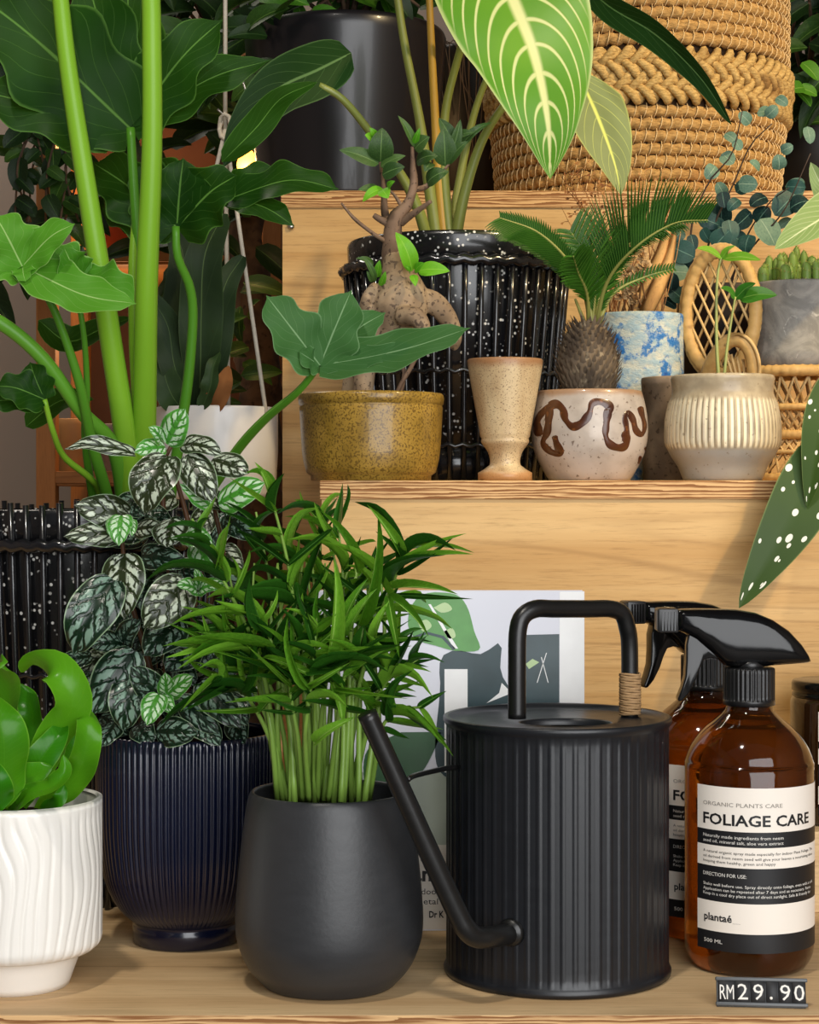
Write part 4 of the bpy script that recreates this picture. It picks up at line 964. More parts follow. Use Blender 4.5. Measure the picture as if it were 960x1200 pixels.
# ------------------------------------------------------------------ little rattan peacock chair with a concrete pot of cactus
d = 1.63; c = P(930, 0, d); cx, cy = c.x, c.y; h = lambda y: P(0, y, d).z
def rattan(name, a, b, c_):
    k = N(name); v = k.co('Object', (1, 1, 1)); n = k.noise(v, 220, 4); m = k.noise(v, 45, 2)
    col = k.mix(n, lin(a), lin(b)); col = k.mix(k.ramp(m, .58, .72), col, lin(c_)); k.bump(n, .5, .001); return k.fin(col, .55, .4)
M_rat = rattan('rattan', 'd8b271', 'b98c4c', '8a6030'); M_ratl = rattan('rattan_strip', 'dcbc84', 'c09a5e', '94703c')
chair = thing('rattan_chair', (cx, cy, ZM), 'miniature woven rattan peacock chair with a concrete cactus pot on its seat', 'chair')
def ring(c0, rx, rz, tilt, tubeR, nm, m_, wrap=0, a0=0, a1=360, seg=10, axis='front'):
    """oval hoop; wrap adds the bound-cane swelling"""
    n_ = max(24, int(abs(a1 - a0) / 360 * 96)); pts = []; rad = []
    for i in range(n_ + (0 if a1 - a0 == 360 else 1)):
        a = R(a0 + (a1 - a0) * i / n_)
        p = Vector((rx * math.cos(a), 0, rz * math.sin(a))) if axis == 'front' else Vector((rx * math.cos(a), rz * math.sin(a), 0))
        p = Matrix.Rotation(tilt, 3, 'Z') @ p if axis == 'front' else p
        pts.append(c0 + p); rad.append(tubeR * (1 + (.13 if wrap and i % wrap == 0 else 0)))
    mb = MB()
    if a1 - a0 == 360: tube(mb, pts, rad, closed=True, seg=seg)
    else: tube(mb, pts, rad, n=n_, seg=seg)
    return mb.build(nm, m_, chair)
bc = P(845, 366, 1.63)
tlt = R(-35)
ring(bc, S(44, d), S(72, d), tlt, S(7.5, d), 'back_hoop', M_rat, 3)
ring(bc + Vector((0, .004, 0)), S(50, d), S(79, d), tlt, S(3.2, d), 'back_edging', M_ratl, 2)
Rt = Matrix.Rotation(tlt, 3, 'Z')
for s_ in (-1, 1):
    for k_ in range(-4, 5):
        off = k_ * 30; a, b = S(42, d), S(68, d); seg_ = []
        for t in [i / 40 * 2 - 1 for i in range(41)]:
            x = t * a; z = s_ * t * b * 1.25 + S(off, d) * 1.0
            if (x / a) ** 2 + (z / b) ** 2 < 1: seg_.append(Vector((x, .001 * s_, z)))
        if len(seg_) > 2: tubeo('lattice_strip', [bc + Rt @ seg_[0], bc + Rt @ seg_[-1]], S(1.7, d), M_ratl, chair, seg=5, n=3)
# curled arm
tubeo('arm', [P(826, 445, d - .03), P(838, 418, d - .045), P(856, 399, d - .055), P(873, 402, d - .06), P(882, 420, d - .06), P(884, 452, d - .055)], [S(8, d), S(8.5, d), S(8, d)], M_rat, chair, seg=10, n=24)
tubeo('arm_binding', [P(850, 405, d - .057), P(862, 392, d - .062), P(878, 398, d - .067), P(889, 420, d - .067), P(890, 452, d - .06)], S(2.2, d), M_ratl, chair, seg=6, n=20)
for k_ in range(4): tubeo('arm_strut', [P(850 + k_ * 7, 412 + k_ * 3, d - .05), P(862 + k_ * 4, 452, d - .05)], S(1.8, d), M_ratl, chair, seg=5, n=3)
ring(Vector((cx, cy, h(437))), S(50, d), S(50, d), 0, S(6.5, d), 'seat_hoop', M_rat, 3, axis='flat')
lathe(MB(), [(.0001, h(434)), (S(48, d), h(434)), (S(48, d), h(439)), (.0001, h(439))], (cx, cy), 40, cap0=False).build('seat', M_rat, chair)
rW, rB = S(26, d), S(44, d)
for z0, r0_, z1, r1_, n_, tw_ in ((h(443), S(46, d), h(508), rW, 18, 1.0), (h(508), rW, h(556), rB, 16, 1.0)):
    for i in range(n_):
        for s_ in (-1, 1):
            a = 2 * math.pi * i / n_; b = a + s_ * tw_
            A = Vector((cx + r0_ * math.cos(a), cy + r0_ * math.sin(a), z0)); B = Vector((cx + r1_ * math.cos(b), cy + r1_ * math.sin(b), z1))
            tubeo('base_strip', [A, B], S(1.8, d), M_ratl, chair, seg=5, n=3)
ring(Vector((cx, cy, h(478))), S(35, d), S(35, d), 0, S(4, d), 'base_hoop', M_rat, 3, axis='flat')
ring(Vector((cx, cy, h(510))), rW + .001, rW + .001, 0, S(5.5, d), 'base_hoop', M_rat, 3, axis='flat')
ring(Vector((cx, cy, h(530))), S(34, d), S(34, d), 0, S(2.5, d), 'base_hoop', M_ratl, 3, axis='flat')
ring(Vector((cx, cy, ZM + S(5, d))), rB, rB, 0, S(5, d), 'base_hoop', M_rat, 3, axis='flat')

zs = h(434)
def concrete():
    k = N('marbled_concrete'); n = k.noise(k.co(), 30, 6, .65, 1.5); m = k.noise(k.co(), 90, 5, .7, 1)
    col = k.mix(k.ramp(n, .35, .65), lin('6d6a66'), lin('8d8983')); col = k.mix(k.math('MULTIPLY', k.ramp(m, .6, .72), .7), col, lin('c2beb6')); k.bump(m, .3, .001)
    return k.fin(col, .6, .4)
cx += .006; cy += .008
cac = thing('potted_cactus', (cx, cy, zs), 'cluster of small green cacti in marbled grey concrete pot on rattan chair', 'potted plant')
lathe(MB(), wallpot([(.035, zs), (.0385, zs + .0008), (.0395, h(412)), (.0385, h(411)), (.0402, h(342)), (.0418, h(335)), (.0414, h(333))], .003, .02), (cx, cy), 72).build('pot', concrete(), cac)
disc('soil', (cx, cy), .0385, h(338), M_soil, cac)
M_cac = plain('cactus_skin', '6f8a3c', .5, .4, var=.25, scale=60); M_spine = plain('cactus_spine', 'e4d48c', .6)
random.seed(6)
for k_ in range(48):
    a = random.uniform(0, 6.28); rr = .036 * math.sqrt(random.random()); hb = 1.5; x, y = cx + rr * math.cos(a), cy + rr * math.sin(a); hh = random.uniform(.02, .034) * (1.2 - rr * 10); r = random.uniform(.0032, .0046)
    b = lathe(MB(), smooth_prof([(r * .8, h(340)), (r, h(340) + hh * .4), (r * .95, h(340) + hh * .75), (r * .5, h(340) + hh * .96), (.0001, h(340) + hh)], 8), (x, y), 20, lambda q_, z, ph, i: q_ * (1 + .14 * abs(math.sin(ph * 5)))).build('cactus_stem', M_cac, cac)
    sp = MB()
    for j in range(26):
        ph = (j % 10) * 2 * math.pi / 10 + .31; z = h(340) + hh * (.1 + .9 * j / 26); q_ = r * math.sqrt(max(.05, 1 - max(0, (z - h(340)) / hh - .5) ** 2 * 3.6)); o_ = Vector((math.sin(ph), math.cos(ph), .35))
        p = Vector((x + q_ * math.sin(ph), y + q_ * math.cos(ph), z))
        for t in range(3):
            dd = (o_ + Vector((random.uniform(-.7, .7), random.uniform(-.7, .7), random.uniform(-.5, .6)))).normalized() * .0034; s_ = dd.cross(Vector((0, 0, 1))).normalized() * .00035
            sp.add([p - s_, p + s_, p + dd], [(0, 1, 2)])
    sp.build('spines', M_spine, b)['kind'] = 'stuff'

# ------------------------------------------------------------------ black reed planters (used twice)
def speckle():
    k = N('speckled_black_pot'); vd = k.voro(k.co(), 230); n = k.noise(k.co(), 60, 2)
    return k.fin(k.mix(k.math('MULTIPLY', k.math('SUBTRACT', 1, k.ramp(vd, .22, .32)), k.ramp(n, .44, .52)), lin('121214'), lin('d8d6d0')), .25, .5, .3)
M_spk = speckle(); M_reed = plain('black_reed', '17171a', .22, .6, .4, var=.2)
def reed_planter(t, cx, cy, zb, zr, r, legs, nrod, skip=None, tops=.0):
    pot_prof = [(r * .74, zb + legs), (r * .76, zb + legs + .001), (r * .91, zr - .03), (r * .915, zr - .022), (r * .94, zr - .02), (r * .95, zr - .003), (r * .94, zr)]
    lathe(MB(), wallpot(pot_prof, .003, .05), (cx, cy), 96).build('pot', M_spk, t)
    disc('soil', (cx, cy), r * .86, zr - .012, M_soil, t)
    lathe(MB(), [(r * .5, zb), (r * .74, zb), (r * .74, zb + legs), (r * .3, zb + legs)], (cx, cy), 48).build('base', M_reed, t)
    rod = None
    for i in range(nrod):
        a = 2 * math.pi * i / nrod + .05
        x, y = math.cos(a), math.sin(a); top = zr - .024 + tops + .002 * math.sin(i * 7.3)
        A = Vector((cx + r * .80 * x, cy + r * .80 * y, zb)); B = Vector((cx + r * .965 * x, cy + r * .965 * y, top))
        tubeo('reed', [A, A.lerp(B, .5), B], .0023, M_reed, t, n=4, seg=8)
    for z, rr, tr in ((zr - .024, .975, .0045), (zr - .115, .925, .0016), (zb + .03, .85, .0018)):
        k_ = 40; pts = [(cx + (r * rr + .0012 * math.sin(a * nrod * .5)) * math.cos(a), cy + (r * rr) * math.sin(a), z + .0012 * math.sin(a * nrod)) for a in [2 * math.pi * j / 160 for j in range(160)]]
        tube(MB(), pts, tr, closed=True, seg=8).build('binding_hoop', M_reed, t)
d = 1.64; c = P(535, 0, d); cx, cy = c.x, c.y; h = lambda y: P(0, y, d).z
alo = thing('potted_alocasia', (cx, cy, ZM), 'elephant-ear plant with pale-veined leaves in speckled black reed planter on middle step', 'potted plant')
reed_planter(alo, cx, cy, ZM, h(288), S(135, d), .03, 44)
M_alo = leafmat('alocasia_leaf', '4f9422', '7fb436', 'f0f5ae', nv=10, vw=.13, sweep=.42, vs=.85, mw=.085, rough=.3, trans=.35, edge=.55, tcol='a8e048', bscale=10, curve=2.0)
M_alod = leafmat('alocasia_leaf_dark', '13280f', '1f3d17', '5f7f4a', nv=8, vw=.04, sweep=.35, vs=.3, mw=.05, rough=.4, trans=.15, edge=.5, curve=1.3, spec=.1)
M_alop = leafmat('alocasia_leaf_back', '7d8a58', '8f9a66', 'dfe67a', nv=7, vw=.05, sweep=.4, vs=.5, mw=.06, rough=.5, trans=.2, edge=.4, curve=1.3)
M_alost = plain('alocasia_petiole', '78803c', .4, var=.3, scale=20); M_alost2 = plain('alocasia_petiole_yellow', 'b08a34', .4, var=.3, scale=20)
def alow(t): return (min(1, (t + .04) / .30) ** .6) * max(0, 1 - ((t - .28) / .72) ** 1.9 if t > .28 else 1) if t < 1 else 0
leafo('leaf', [P(572, -95, 1.52), P(592, -25, 1.49), P(625, 60, 1.46), P(642, 140, 1.45), P(645, 210, 1.46)], S(88, 1.47), alow, (-.05, -1, .12), M_alo, alo, nv=36, nu=8, fold=.10, wave=.03, freq=3)
leafo('leaf', [P(672, -30, 1.55), P(715, 8, 1.52), P(768, 40, 1.50), P(820, 90, 1.48), P(858, 147, 1.47)], S(19, 1.5), ovate(.7, .7), (-.6, -1, -.7), M_alod, alo, nv=24, nu=4, fold=.3)
leafo('leaf', [P(680, 90, 1.60), P(702, 140, 1.585), P(720, 190, 1.575), P(728, 229, 1.57)], S(36, 1.58), alow, (.15, -1, .0), M_alop, alo, nv=24, nu=5, fold=.12)
leafo('leaf', [P(412, 62, 1.60), P(372, 82, 1.58), P(325, 105, 1.56), P(285, 150, 1.55), P(262, 196, 1.55)], S(33, 1.57), ovate(.6, .7), (.15, -1, -.1), M_alod, alo, nv=24, nu=4, fold=.12)
for pts, r_, m_ in (([(513, 285, 1.64), (505, 230, 1.64), (492, 142, 1.64), (474, 50, 1.64), (462, -30, 1.64)], 5.5, M_alost), ([(521, 285, 1.64), (514, 200, 1.64), (508, 100, 1.64), (502, -30, 1.64)], 5, M_alost2), ([(527, 285, 1.64), (520, 200, 1.64), (523, 125, 1.64), (545, 35, 1.62), (560, -60, 1.57)], 5, M_alost), ([(533, 285, 1.64), (545, 225, 1.63), (565, 165, 1.62), (592, 122, 1.61), (640, 60, 1.6), (676, 85, 1.6)], 5, M_alost),
                    ([(502, 285, 1.64), (490, 245, 1.63), (470, 205, 1.62), (430, 150, 1.60), (400, 115, 1.585), (374, 100, 1.58)], 5, M_alost), ([(525, 285, 1.65), (560, 120, 1.66), (620, 0, 1.62), (660, -40, 1.57)], 4, M_alost)):
    tubeo('petiole', [P(*p) for p in pts], [S(r_ * 1.5, 1.64), S(r_, 1.64), S(r_ * .8, 1.64)], m_, alo, seg=10, n=30)

# ------------------------------------------------------------------ eucalyptus bunch in a dark vase
d = 1.742; c = P(850, 0, d); h = lambda y: P(0, y, d).z
euc = thing('eucalyptus_bunch', (c.x, c.y, ZM), 'eucalyptus stems with round blue-green leaves in a dark vase standing in for shade', 'dried plant')
lathe(MB(), wallpot(smooth_prof([(.038, ZM), (.041, ZM + .002), (.046, h(500)), (.047, h(420)), (.044, h(350)), (.045, h(338))], 16), .002, .02), (c.x, c.y), 40).build('vase', plain('shade_vase', '1e120c', .5, .3), euc)  # vase made large and dark to stand in for shade behind the lattice
M_euc = leafmat('eucalyptus_leaf', '10282a', '2c524c', '5f8478', nv=5, vw=.04, vs=.12, mw=.04, rough=.35, trans=.1, edge=.2, bscale=12); M_eucst = plain('eucalyptus_stem', '4a3a30', .7)
M_eucl = leafmat('eucalyptus_leaf_pale', '3f6258', '6f8e78', '94ab94', nv=5, vw=.04, vs=.12, mw=.04, rough=.45, trans=.1, edge=.2, bscale=12)
EL = [unit_leaf('leaf', ovate(.8, .5), m_, .5, dr, nv=10, nu=3, fold=.05) for m_ in (M_euc, M_eucl) for dr in (.08, .2)]
random.seed(9)
pts = [(780 + a * .2, 200 + b * .2, r * .2, 0) for a, b, r in ((700, 200, 75), (785, 200, 55), (600, 360, 78), (450, 290, 62), (460, 90, 52), (765, 95, 50), (570, 260, 52), (70, 595, 62), (110, 480, 60), (300, 330, 62), (330, 400, 62), (240, 250, 52), (160, 420, 42), (340, 170, 42), (400, 200, 40), (545, 180, 48), (480, 430, 50), (240, 380, 42), (60, 720, 52), (330, 250, 62), (30, 450, 40), (70, 380, 40), (40, 650, 45), (20, 780, 45), (150, 560, 40), (380, 350, 55), (260, 300, 55), (420, 400, 50), (700, 310, 45))]
pts += [(580 + a * .3958, b * .3958, r, 1) for a, b, r in ((740, 350, 8), (800, 335, 8), (700, 410, 8), (690, 470, 8), (840, 480, 8), (750, 545, 10), (890, 555, 10), (930, 400, 9), (640, 510, 8), (850, 300, 7), (820, 330, 8), (865, 440, 7), (720, 430, 6), (770, 490, 7), (670, 560, 8))]
stems = [[(838, 400), (825, 330), (835, 270), (860, 215), (880, 170), (905, 145)], [(838, 400), (860, 320), (890, 280), (920, 245), (950, 180)], [(836, 400), (815, 330), (810, 270), (830, 215), (858, 180), (870, 130)], [(838, 400), (808, 370), (795, 330), (800, 300)], [(840, 400), (870, 290), (900, 240), (925, 220)]]
for s_ in stems: tubeo('stem', [P(a, b, d - .02 * i) for i, (a, b) in enumerate(s_)], [.0013, .0009, .0005], M_eucst, euc, seg=6, n=20)
for x, y, r, pal in pts:
    dd = d - .045 + random.uniform(-.02, .02); r *= 1.15; an = random.uniform(0, 6.28)
    b_ = P(x - r * math.cos(an), y - r * math.sin(an), dd); t_ = P(x + r * math.cos(an), y + r * math.sin(an), dd - .004)
    place('leaf', random.choice(EL[2:] if (pal or random.random() < .12) else EL[:2]), b_, t_, (random.uniform(-.6, .6), -1, random.uniform(-.3, .7)), S(r * 2 * random.uniform(.7, 1.05), dd), euc)

# ------------------------------------------------------------------ spotted begonia and pale-leaved plant reaching in from the right
d = 1.47; c = P(1052, 0, d); h = lambda y: P(0, y, d).z
beg = thing('potted_begonia', (c.x, c.y, ZM), 'spotted begonia leaves with white polka dots hanging over the step edge', 'potted plant')
lathe(MB(), wallpot([(.032, ZM), (.034, ZM + .001), (.042, h(470)), (.043, h(455))], .003, .03), (c.x, c.y), 48).build('pot', plain('terracotta', '9a5a3a', .8), beg)
disc('soil', (c.x, c.y), .039, h(462), M_soil, beg)
def dots():
    k = N('polka_dot_leaf'); u_, v_ = k.uv(); q_ = k.new('ShaderNodeCombineXYZ'); k.t.links.new(k.math('MULTIPLY', u_, 5.0), q_.inputs[0]); k.t.links.new(k.math('MULTIPLY', v_, 13), q_.inputs[1])
    vn = k.new('ShaderNodeTexVoronoi'); vn.inputs['Scale'].default_value = 1; vn.inputs['Randomness'].default_value = .85; k.t.links.new(q_.outputs[0], vn.inputs['Vector'])
    rr = k.xyz(vn.outputs['Color'])[0]
    dot = k.math('LESS_THAN', vn.outputs['Distance'], k.math('ADD', .12, k.math('MULTIPLY', rr, .2)))
    a = k.math('MULTIPLY', k.math('ABSOLUTE', k.math('SUBTRACT', u_, .5)), 2)
    base = k.mix(k.noise(k.co(), 15, 3), lin('243a12'), lin('3f5a1c')); base = k.mix(k.math('MULTIPLY', k.ramp(a, .94, .99), .4), base, lin('8a9a5a'))
    return k.fin(k.mix(dot, base, lin('e8e8da')), .5, .3)
M_dots = dots()
leafo('leaf', [P(985, 505, 1.40), P(955, 560, 1.385), P(925, 615, 1.375), P(893, 668, 1.37), P(866, 713, 1.37)], S(37, 1.38), ovate(.62, .75), (-.25, -1, .15), M_dots, beg, nv=24, nu=5, fold=.12)
leafo('leaf', [P(985, 430, 1.40), P(966, 490, 1.385), P(955, 545, 1.378), P(946, 595, 1.375)], S(24, 1.38), ovate(.6, .75), (-.5, -1, .15), M_dots, beg, nv=24, nu=5, fold=.15)
for x, y in ((985, 505), (985, 430)): tubeo('stem', [Vector((c.x, c.y, h(460))), P(1030, y - 60, 1.44), P(1005, y - 25, 1.41), P(x, y, 1.40)], .0022, plain('begonia_stem', '7a4a3a', .5), beg, seg=6)
d = 1.56; c = P(1075, 0, d); h = lambda y: P(0, y, d).z
pal = thing('potted_leafy_plant', (c.x, c.y, ZM), 'plant whose broad pale green ribbed leaf reaches over the cactus pot', 'potted plant')
lathe(MB(), wallpot([(.034, ZM), (.036, ZM + .001), (.042, h(470)), (.043, h(440))], .003, .03), (c.x, c.y), 48).build('pot', M_white, pal)
disc('soil', (c.x, c.y), .039, h(447), M_soil, pal)
M_pal = leafmat('pale_ribbed_leaf', '7d9a5c', '9db87c', 'cfdcae', nv=12, vw=.12, sweep=.3, vs=.35, mw=.05, rough=.45, trans=.25, edge=.4)
leafo('leaf', [P(1040, 235, 1.56), P(995, 240, 1.54), P(950, 264, 1.52), P(908, 292, 1.51)], S(30, 1.53), ovate(.7, .7), (-.1, -1, .45), M_pal, pal, nv=24, nu=5, fold=.15)
leafo('leaf', [P(1020, 300, 1.58), P(985, 250, 1.57), P(962, 215, 1.57), P(950, 190, 1.57)], S(20, 1.57), ovate(.7, .7), (-.5, -1, .1), M_pal, pal, nv=20, nu=4, fold=.2)
for a in ((1040, 235, 1.56), (1020, 300, 1.58)): tubeo('stem', [Vector((c.x, c.y, h(446))), P(1070, 330, 1.57), P(*a)], .0022, M_seedst, pal, seg=6)
# ------------------------------------------------------------------ big woven basket on the upper step
def ropem(name, a, b, c_, sc=160):
    k = N(name); n = k.noise(k.co('Object', (1, 1, 3)), sc, 5, .65); m = k.noise(k.co(), 26, 2)
    col = k.mix(k.ramp(n, .3, .7), lin(a), lin(b)); col = k.mix(k.ramp(m, .55, .75), col, lin(c_)); k.bump(n, .7, .002); return k.fin(col, .75, .25)
M_rope = ropem('seagrass_rope', 'c39a5e', '94703e', 'a87c48'); M_braid = ropem('seagrass_braid', 'd2b070', 'a5824a', '8e6a3c', 200); M_tie = plain('seagrass_tie', 'd8b987', .8, .2)
d = 1.985; c = P(747, 0, d); cx, cy = c.x, c.y; h = lambda y: P(0, y, d).z
bsk = thing('woven_basket', (cx, cy, ZU), 'large round seagrass basket with coiled rows and two braided bands', 'basket')
lathe(MB(), wallpot([(.135, ZU + .002), (.142, ZU + .004), (.146, ZU + .1), (.147, ZU + .24), (.147, ZU + .31)], .004, .1), (cx, cy), 64).build('lining', plain('basket_lining', '4a3420', .9), bsk)
random.seed(1)
def coil(z, r, tr, k_):
    mb = MB(); n_ = 420; seg = 8; v = []; uv_ = []; ph0 = random.uniform(0, 6)
    for i in range(n_):
        a = 2 * math.pi * i / n_; out = Vector((math.cos(a), math.sin(a), 0)); cc = Vector((cx, cy, z)) + out * r
        for j in range(seg):
            th = 2 * math.pi * j / seg
            b = abs(math.sin(.5 * (2 * k_ * a + th) + ph0)) ** .6
            q_ = tr * (.62 + .46 * b + .08 * noise.noise(Vector((a * 30, z * 80, j))))
            v.append(cc + out * q_ * math.cos(th) + Vector((0, 0, q_ * math.sin(th)))); uv_.append((0, 0))
    f_ = [(i * seg + j, i * seg + (j + 1) % seg, ((i + 1) % n_) * seg + (j + 1) % seg, ((i + 1) % n_) * seg + j) for i in range(n_) for j in range(seg)]
    mb.add(v, f_, uv_).build('coil', M_rope, bsk)
tr = .0066; z = ZU + .0085
rows = []
while z < P(0, 116, 1.835).z: rows.append(z); z += .0122
zb0 = z - .002
def brad(z_): return .142 + .010 * min(1, (z_ - ZU) / .13)
for zz_ in rows: coil(zz_, brad(zz_), tr, 34)
def braid(z0, amp, lam):
    n_ = 900
    for s_ in range(3):
        for sub_ in (-1, 0, 1):
            pts = []
            for i in range(n_):
                a = 2 * math.pi * i / n_; ph = a * lam + s_ * 2 * math.pi / 3; out = Vector((math.cos(a), math.sin(a), 0))
                a2 = a + sub_ * .02 * math.cos(ph) * (1 if True else 0); out2 = Vector((math.cos(a2), math.sin(a2), 0))
                pts.append(Vector((cx, cy, z0)) + out2 * (brad(z0) + .0035 + .0040 * math.sin(2 * ph)) + Vector((0, 0, amp * math.sin(ph) + sub_ * .0034 * (1 - .3 * abs(math.cos(ph))))))
            mb = MB(); tube(mb, pts, .0042, closed=True, seg=6); mb.build('braid_strand', M_braid, bsk)
braid(zb0 + .012, .0098, 22); braid(zb0 + .0365, .0098, 22)
z = zb0 + .061; top_rows = []
while z < ZU + .315: coil(z, brad(z), tr, 34); top_rows.append(z); z += .0122
tie = MB()
for r_i, zz_ in enumerate(rows + top_rows):
    for i in range(95):
        a = 2 * math.pi * (i + .5 * (r_i % 2)) / 95
        if math.sin(a) > .25: continue
        o1 = Vector((math.cos(a), math.sin(a), 0)); o2 = Vector((math.cos(a + .02), math.sin(a + .02), 0)); rr = brad(zz_) + tr * 1.02
        tube(tie, [Vector((cx, cy, zz_ - .0075)) + o1 * (rr - .003), Vector((cx, cy, zz_)) + o2 * (rr + .0004), Vector((cx, cy, zz_ + .0075)) + o2 * (rr - .003)], .0006, n=3, seg=4)
tie.build('tie_stitches', M_tie, bsk)['kind'] = 'stuff'

# ------------------------------------------------------------------ generic foliage plant
BG = [leafmat('foliage_deep', '14280f', '223d17', '3f5c2a', nv=7, vw=.05, vs=.25, rough=.4, trans=.15), leafmat('foliage_mid', '223f14', '3a5e20', '5f8238', nv=7, vw=.05, vs=.25, rough=.4, trans=.2), leafmat('foliage_bright', '3f7a1c', '5f9c2a', '8fbf50', nv=7, vw=.05, vs=.25, rough=.4, trans=.3)]
BGL = {(i, s): unit_leaf('leaf', f_, m_, .5, dr, nv=8, nu=2, fold=.2) for i, m_ in enumerate(BG) for s, f_, dr in (('o', ovate(.7, .8), .15), ('l', lance, .2), ('r', ovate(.75, .55), .1))}
M_brown = glaze('brown_bark', '5c4632', '3d2d20', '2a1e16', .6, .9, 80, coat=0)
M_dpot = plain('dark_planter', '15130f', .45, .4, var=.2)
def bush(t, n, box_, L, wr, kinds, shape, seed, par=None, ell=True, root=None):
    random.seed(seed); x0, x1, y0, y1, d0, d1 = box_
    tw = MB()
    for i in range(n):
        x, y, dd = random.uniform(x0, x1), random.uniform(y0, y1), random.uniform(d0, d1)
        l_ = S(random.uniform(*L), dd); an = random.uniform(0, 6.28)
        b_ = P(x, y, dd); dr = Vector((math.cos(an), random.uniform(-.6, .2), math.sin(an) * .6 - .35)).normalized()
        if root is not None and i % 3 == 0: tube(tw, [root, root.lerp(b_, .6) + Vector((random.uniform(-.03, .03), 0, .03)), b_], [.003, .0015], n=6, seg=5)
        place('leaf', BGL[(random.choice(kinds), shape)], b_, b_ + dr * l_, (random.uniform(-.5, .5), -1, random.uniform(.1, .9)), l_ * wr, t)
    if root is not None: tw.build('twigs', M_brown, t)

# ------------------------------------------------------------------ big black planter on the upper step
d = 1.945; c = P(405, 0, d); cx, cy = c.x, c.y; h = lambda y: P(0, y, d).z
big = thing('black_planter', (cx, cy, ZU), 'big round satin black planter with green foliage on upper step', 'potted plant')
lathe(MB(), wallpot(smooth_prof([(.082, ZU), (.0865, ZU + .002), (.094, ZU + .06), (.100, h(110)), (.104, h(55)), (.104, h(45)), (.1025, h(42))], 24), .004, .04), (cx, cy), 96).build('pot', N('satin_black').fin(lin('17161a'), .3, .5, .15), big)
disc('soil', (cx, cy), .097, h(54), M_soil, big)
bush(big, 60, (300, 500, -60, 15, 1.86, 2.0), (35, 75), .45, (0, 1, 1, 2), 'o', 21, root=Vector((cx, cy, h(44))))
bush(big, 16, (285, 330, 10, 105, 1.84, 1.9), (30, 60), .45, (0, 0, 1), 'o', 22)

# ------------------------------------------------------------------ small dark pot with hanging roots between planter and basket
d = 2.16; c = P(562, 0, d); h = lambda y: P(0, y, d).z
rt = thing('rooty_pot', (c.x, c.y, ZU), 'dark pot trailing fine dry roots between black planter and basket', 'potted plant')
lathe(MB(), wallpot([(.042, ZU), (.044, ZU + .001), (.052, h(75)), (.054, h(65)), (.053, h(62))], .003, .03), (c.x, c.y), 48).build('pot', M_dpot, rt)
disc('soil', (c.x, c.y), .05, h(70), M_soil, rt)
random.seed(12); M_root = plain('dry_root', '6f5c46', .9)
for i in range(34):
    a = R(random.uniform(200, 340)); r = .055; p = Vector((c.x + r * math.cos(a), c.y + r * math.sin(a), h(62)))
    tubeo('root', [Vector((c.x, c.y, h(66))).lerp(p, .6), p + Vector((0, 0, .004)), p + Vector((random.uniform(-.006, .006), -.004, -.04)), p + Vector((random.uniform(-.02, .02), -.006, -random.uniform(.07, .14)))], .0006, M_root, rt, seg=4, n=10)
bush(rt, 14, (535, 600, 0, 60, 2.1, 2.18), (25, 45), .4, (0, 1), 'o', 23)

# ------------------------------------------------------------------ dark pot and shrub right of the basket
d = 2.22; c = P(955, 0, d); h = lambda y: P(0, y, d).z
rs = thing('potted_shrub', (c.x, c.y, ZU), 'leafy shrub in dark pot beside the woven basket', 'potted plant')
lathe(MB(), wallpot([(.06, ZU), (.063, ZU + .001), (.070, h(150)), (.072, h(140)), (.071, h(138))], .003, .03), (c.x, c.y), 56).build('pot', M_dpot, rs)
disc('soil', (c.x, c.y), .067, h(146), M_soil, rs)
bush(rs, 80, (938, 1000, -40, 150, 2.05, 2.3), (40, 85), .38, (0, 1, 1), 'o', 24, root=Vector((c.x, c.y, h(146))))
bush(rs, 6, (922, 955, 70, 110, 2.03, 2.06), (22, 32), .7, (2,), 'r', 25)

# ------------------------------------------------------------------ left: tall split-leaf philodendron in a black reed planter
d = 1.40; c = P(100, 0, d); cx, cy = c.x, c.y
phi = thing('potted_philodendron', (cx, cy, Z0), 'tall split-leaf philodendron with thick green stalks in black reed planter', 'potted plant')
reed_planter(phi, cx, cy, Z0, P(0, 598, d).z, S(158, d), .03, 50, tops=.030)
M_phst = leafmat('philodendron_stalk', '77a828', '8cbc34', 'b4d868', nv=1, vw=.02, vs=0, mw=.02, rough=.3, trans=.0, edge=0, bscale=8)
M_phst2 = leafmat('philodendron_stalk_deep', '4f8a24', '5f9a2c', '8fba58', nv=1, vw=.02, vs=0, mw=.02, rough=.3, trans=.0, edge=0, bscale=8)
def stalk(pts, r, m_=None, dd=1.38, n_='stalk'): tubeo(n_, [P(a, b, z if z else dd) for a, b, z in pts], [S(x, dd) for x in r], m_ or M_phst, phi, seg=14, n=34)
stalk([(40, -190, 1.31), (66, -40, 1.30), (80, 80, 1.30), (108, 260, 1.31), (130, 400, 1.33), (150, 540, 1.36), (152, 640, 1.40)], [8, 9, 10.5, 12, 13, 13])
stalk([(74, 60, 1.31), (103, 200, 1.315), (122, 320, 1.325), (138, 420, 1.34), (152, 540, 1.365)], [2, 4, 5, 5, 4])
stalk([(160, -210, 1.30), (175, -40, 1.28), (178, 60, 1.28), (178, 180, 1.29), (172, 330, 1.31), (170, 450, 1.34), (168, 640, 1.40)], [9, 10, 11, 12.5, 13.5, 13.5])
stalk([(153, 150, 1.33), (157, 220, 1.33), (163, 320, 1.34), (162, 450, 1.36), (160, 640, 1.4)], [5, 6, 8, 10, 11], M_phst2)
stalk([(158, 250, 1.335), (156, 310, 1.335), (158, 400, 1.345), (160, 480, 1.36)], [3, 6, 7, 5])
stalk([(-60, 352, 1.28), (0, 378, 1.29), (50, 420, 1.30), (95, 482, 1.32), (135, 530, 1.35), (150, 640, 1.40)], [8, 8, 8, 8.5, 9, 9], M_phst2)
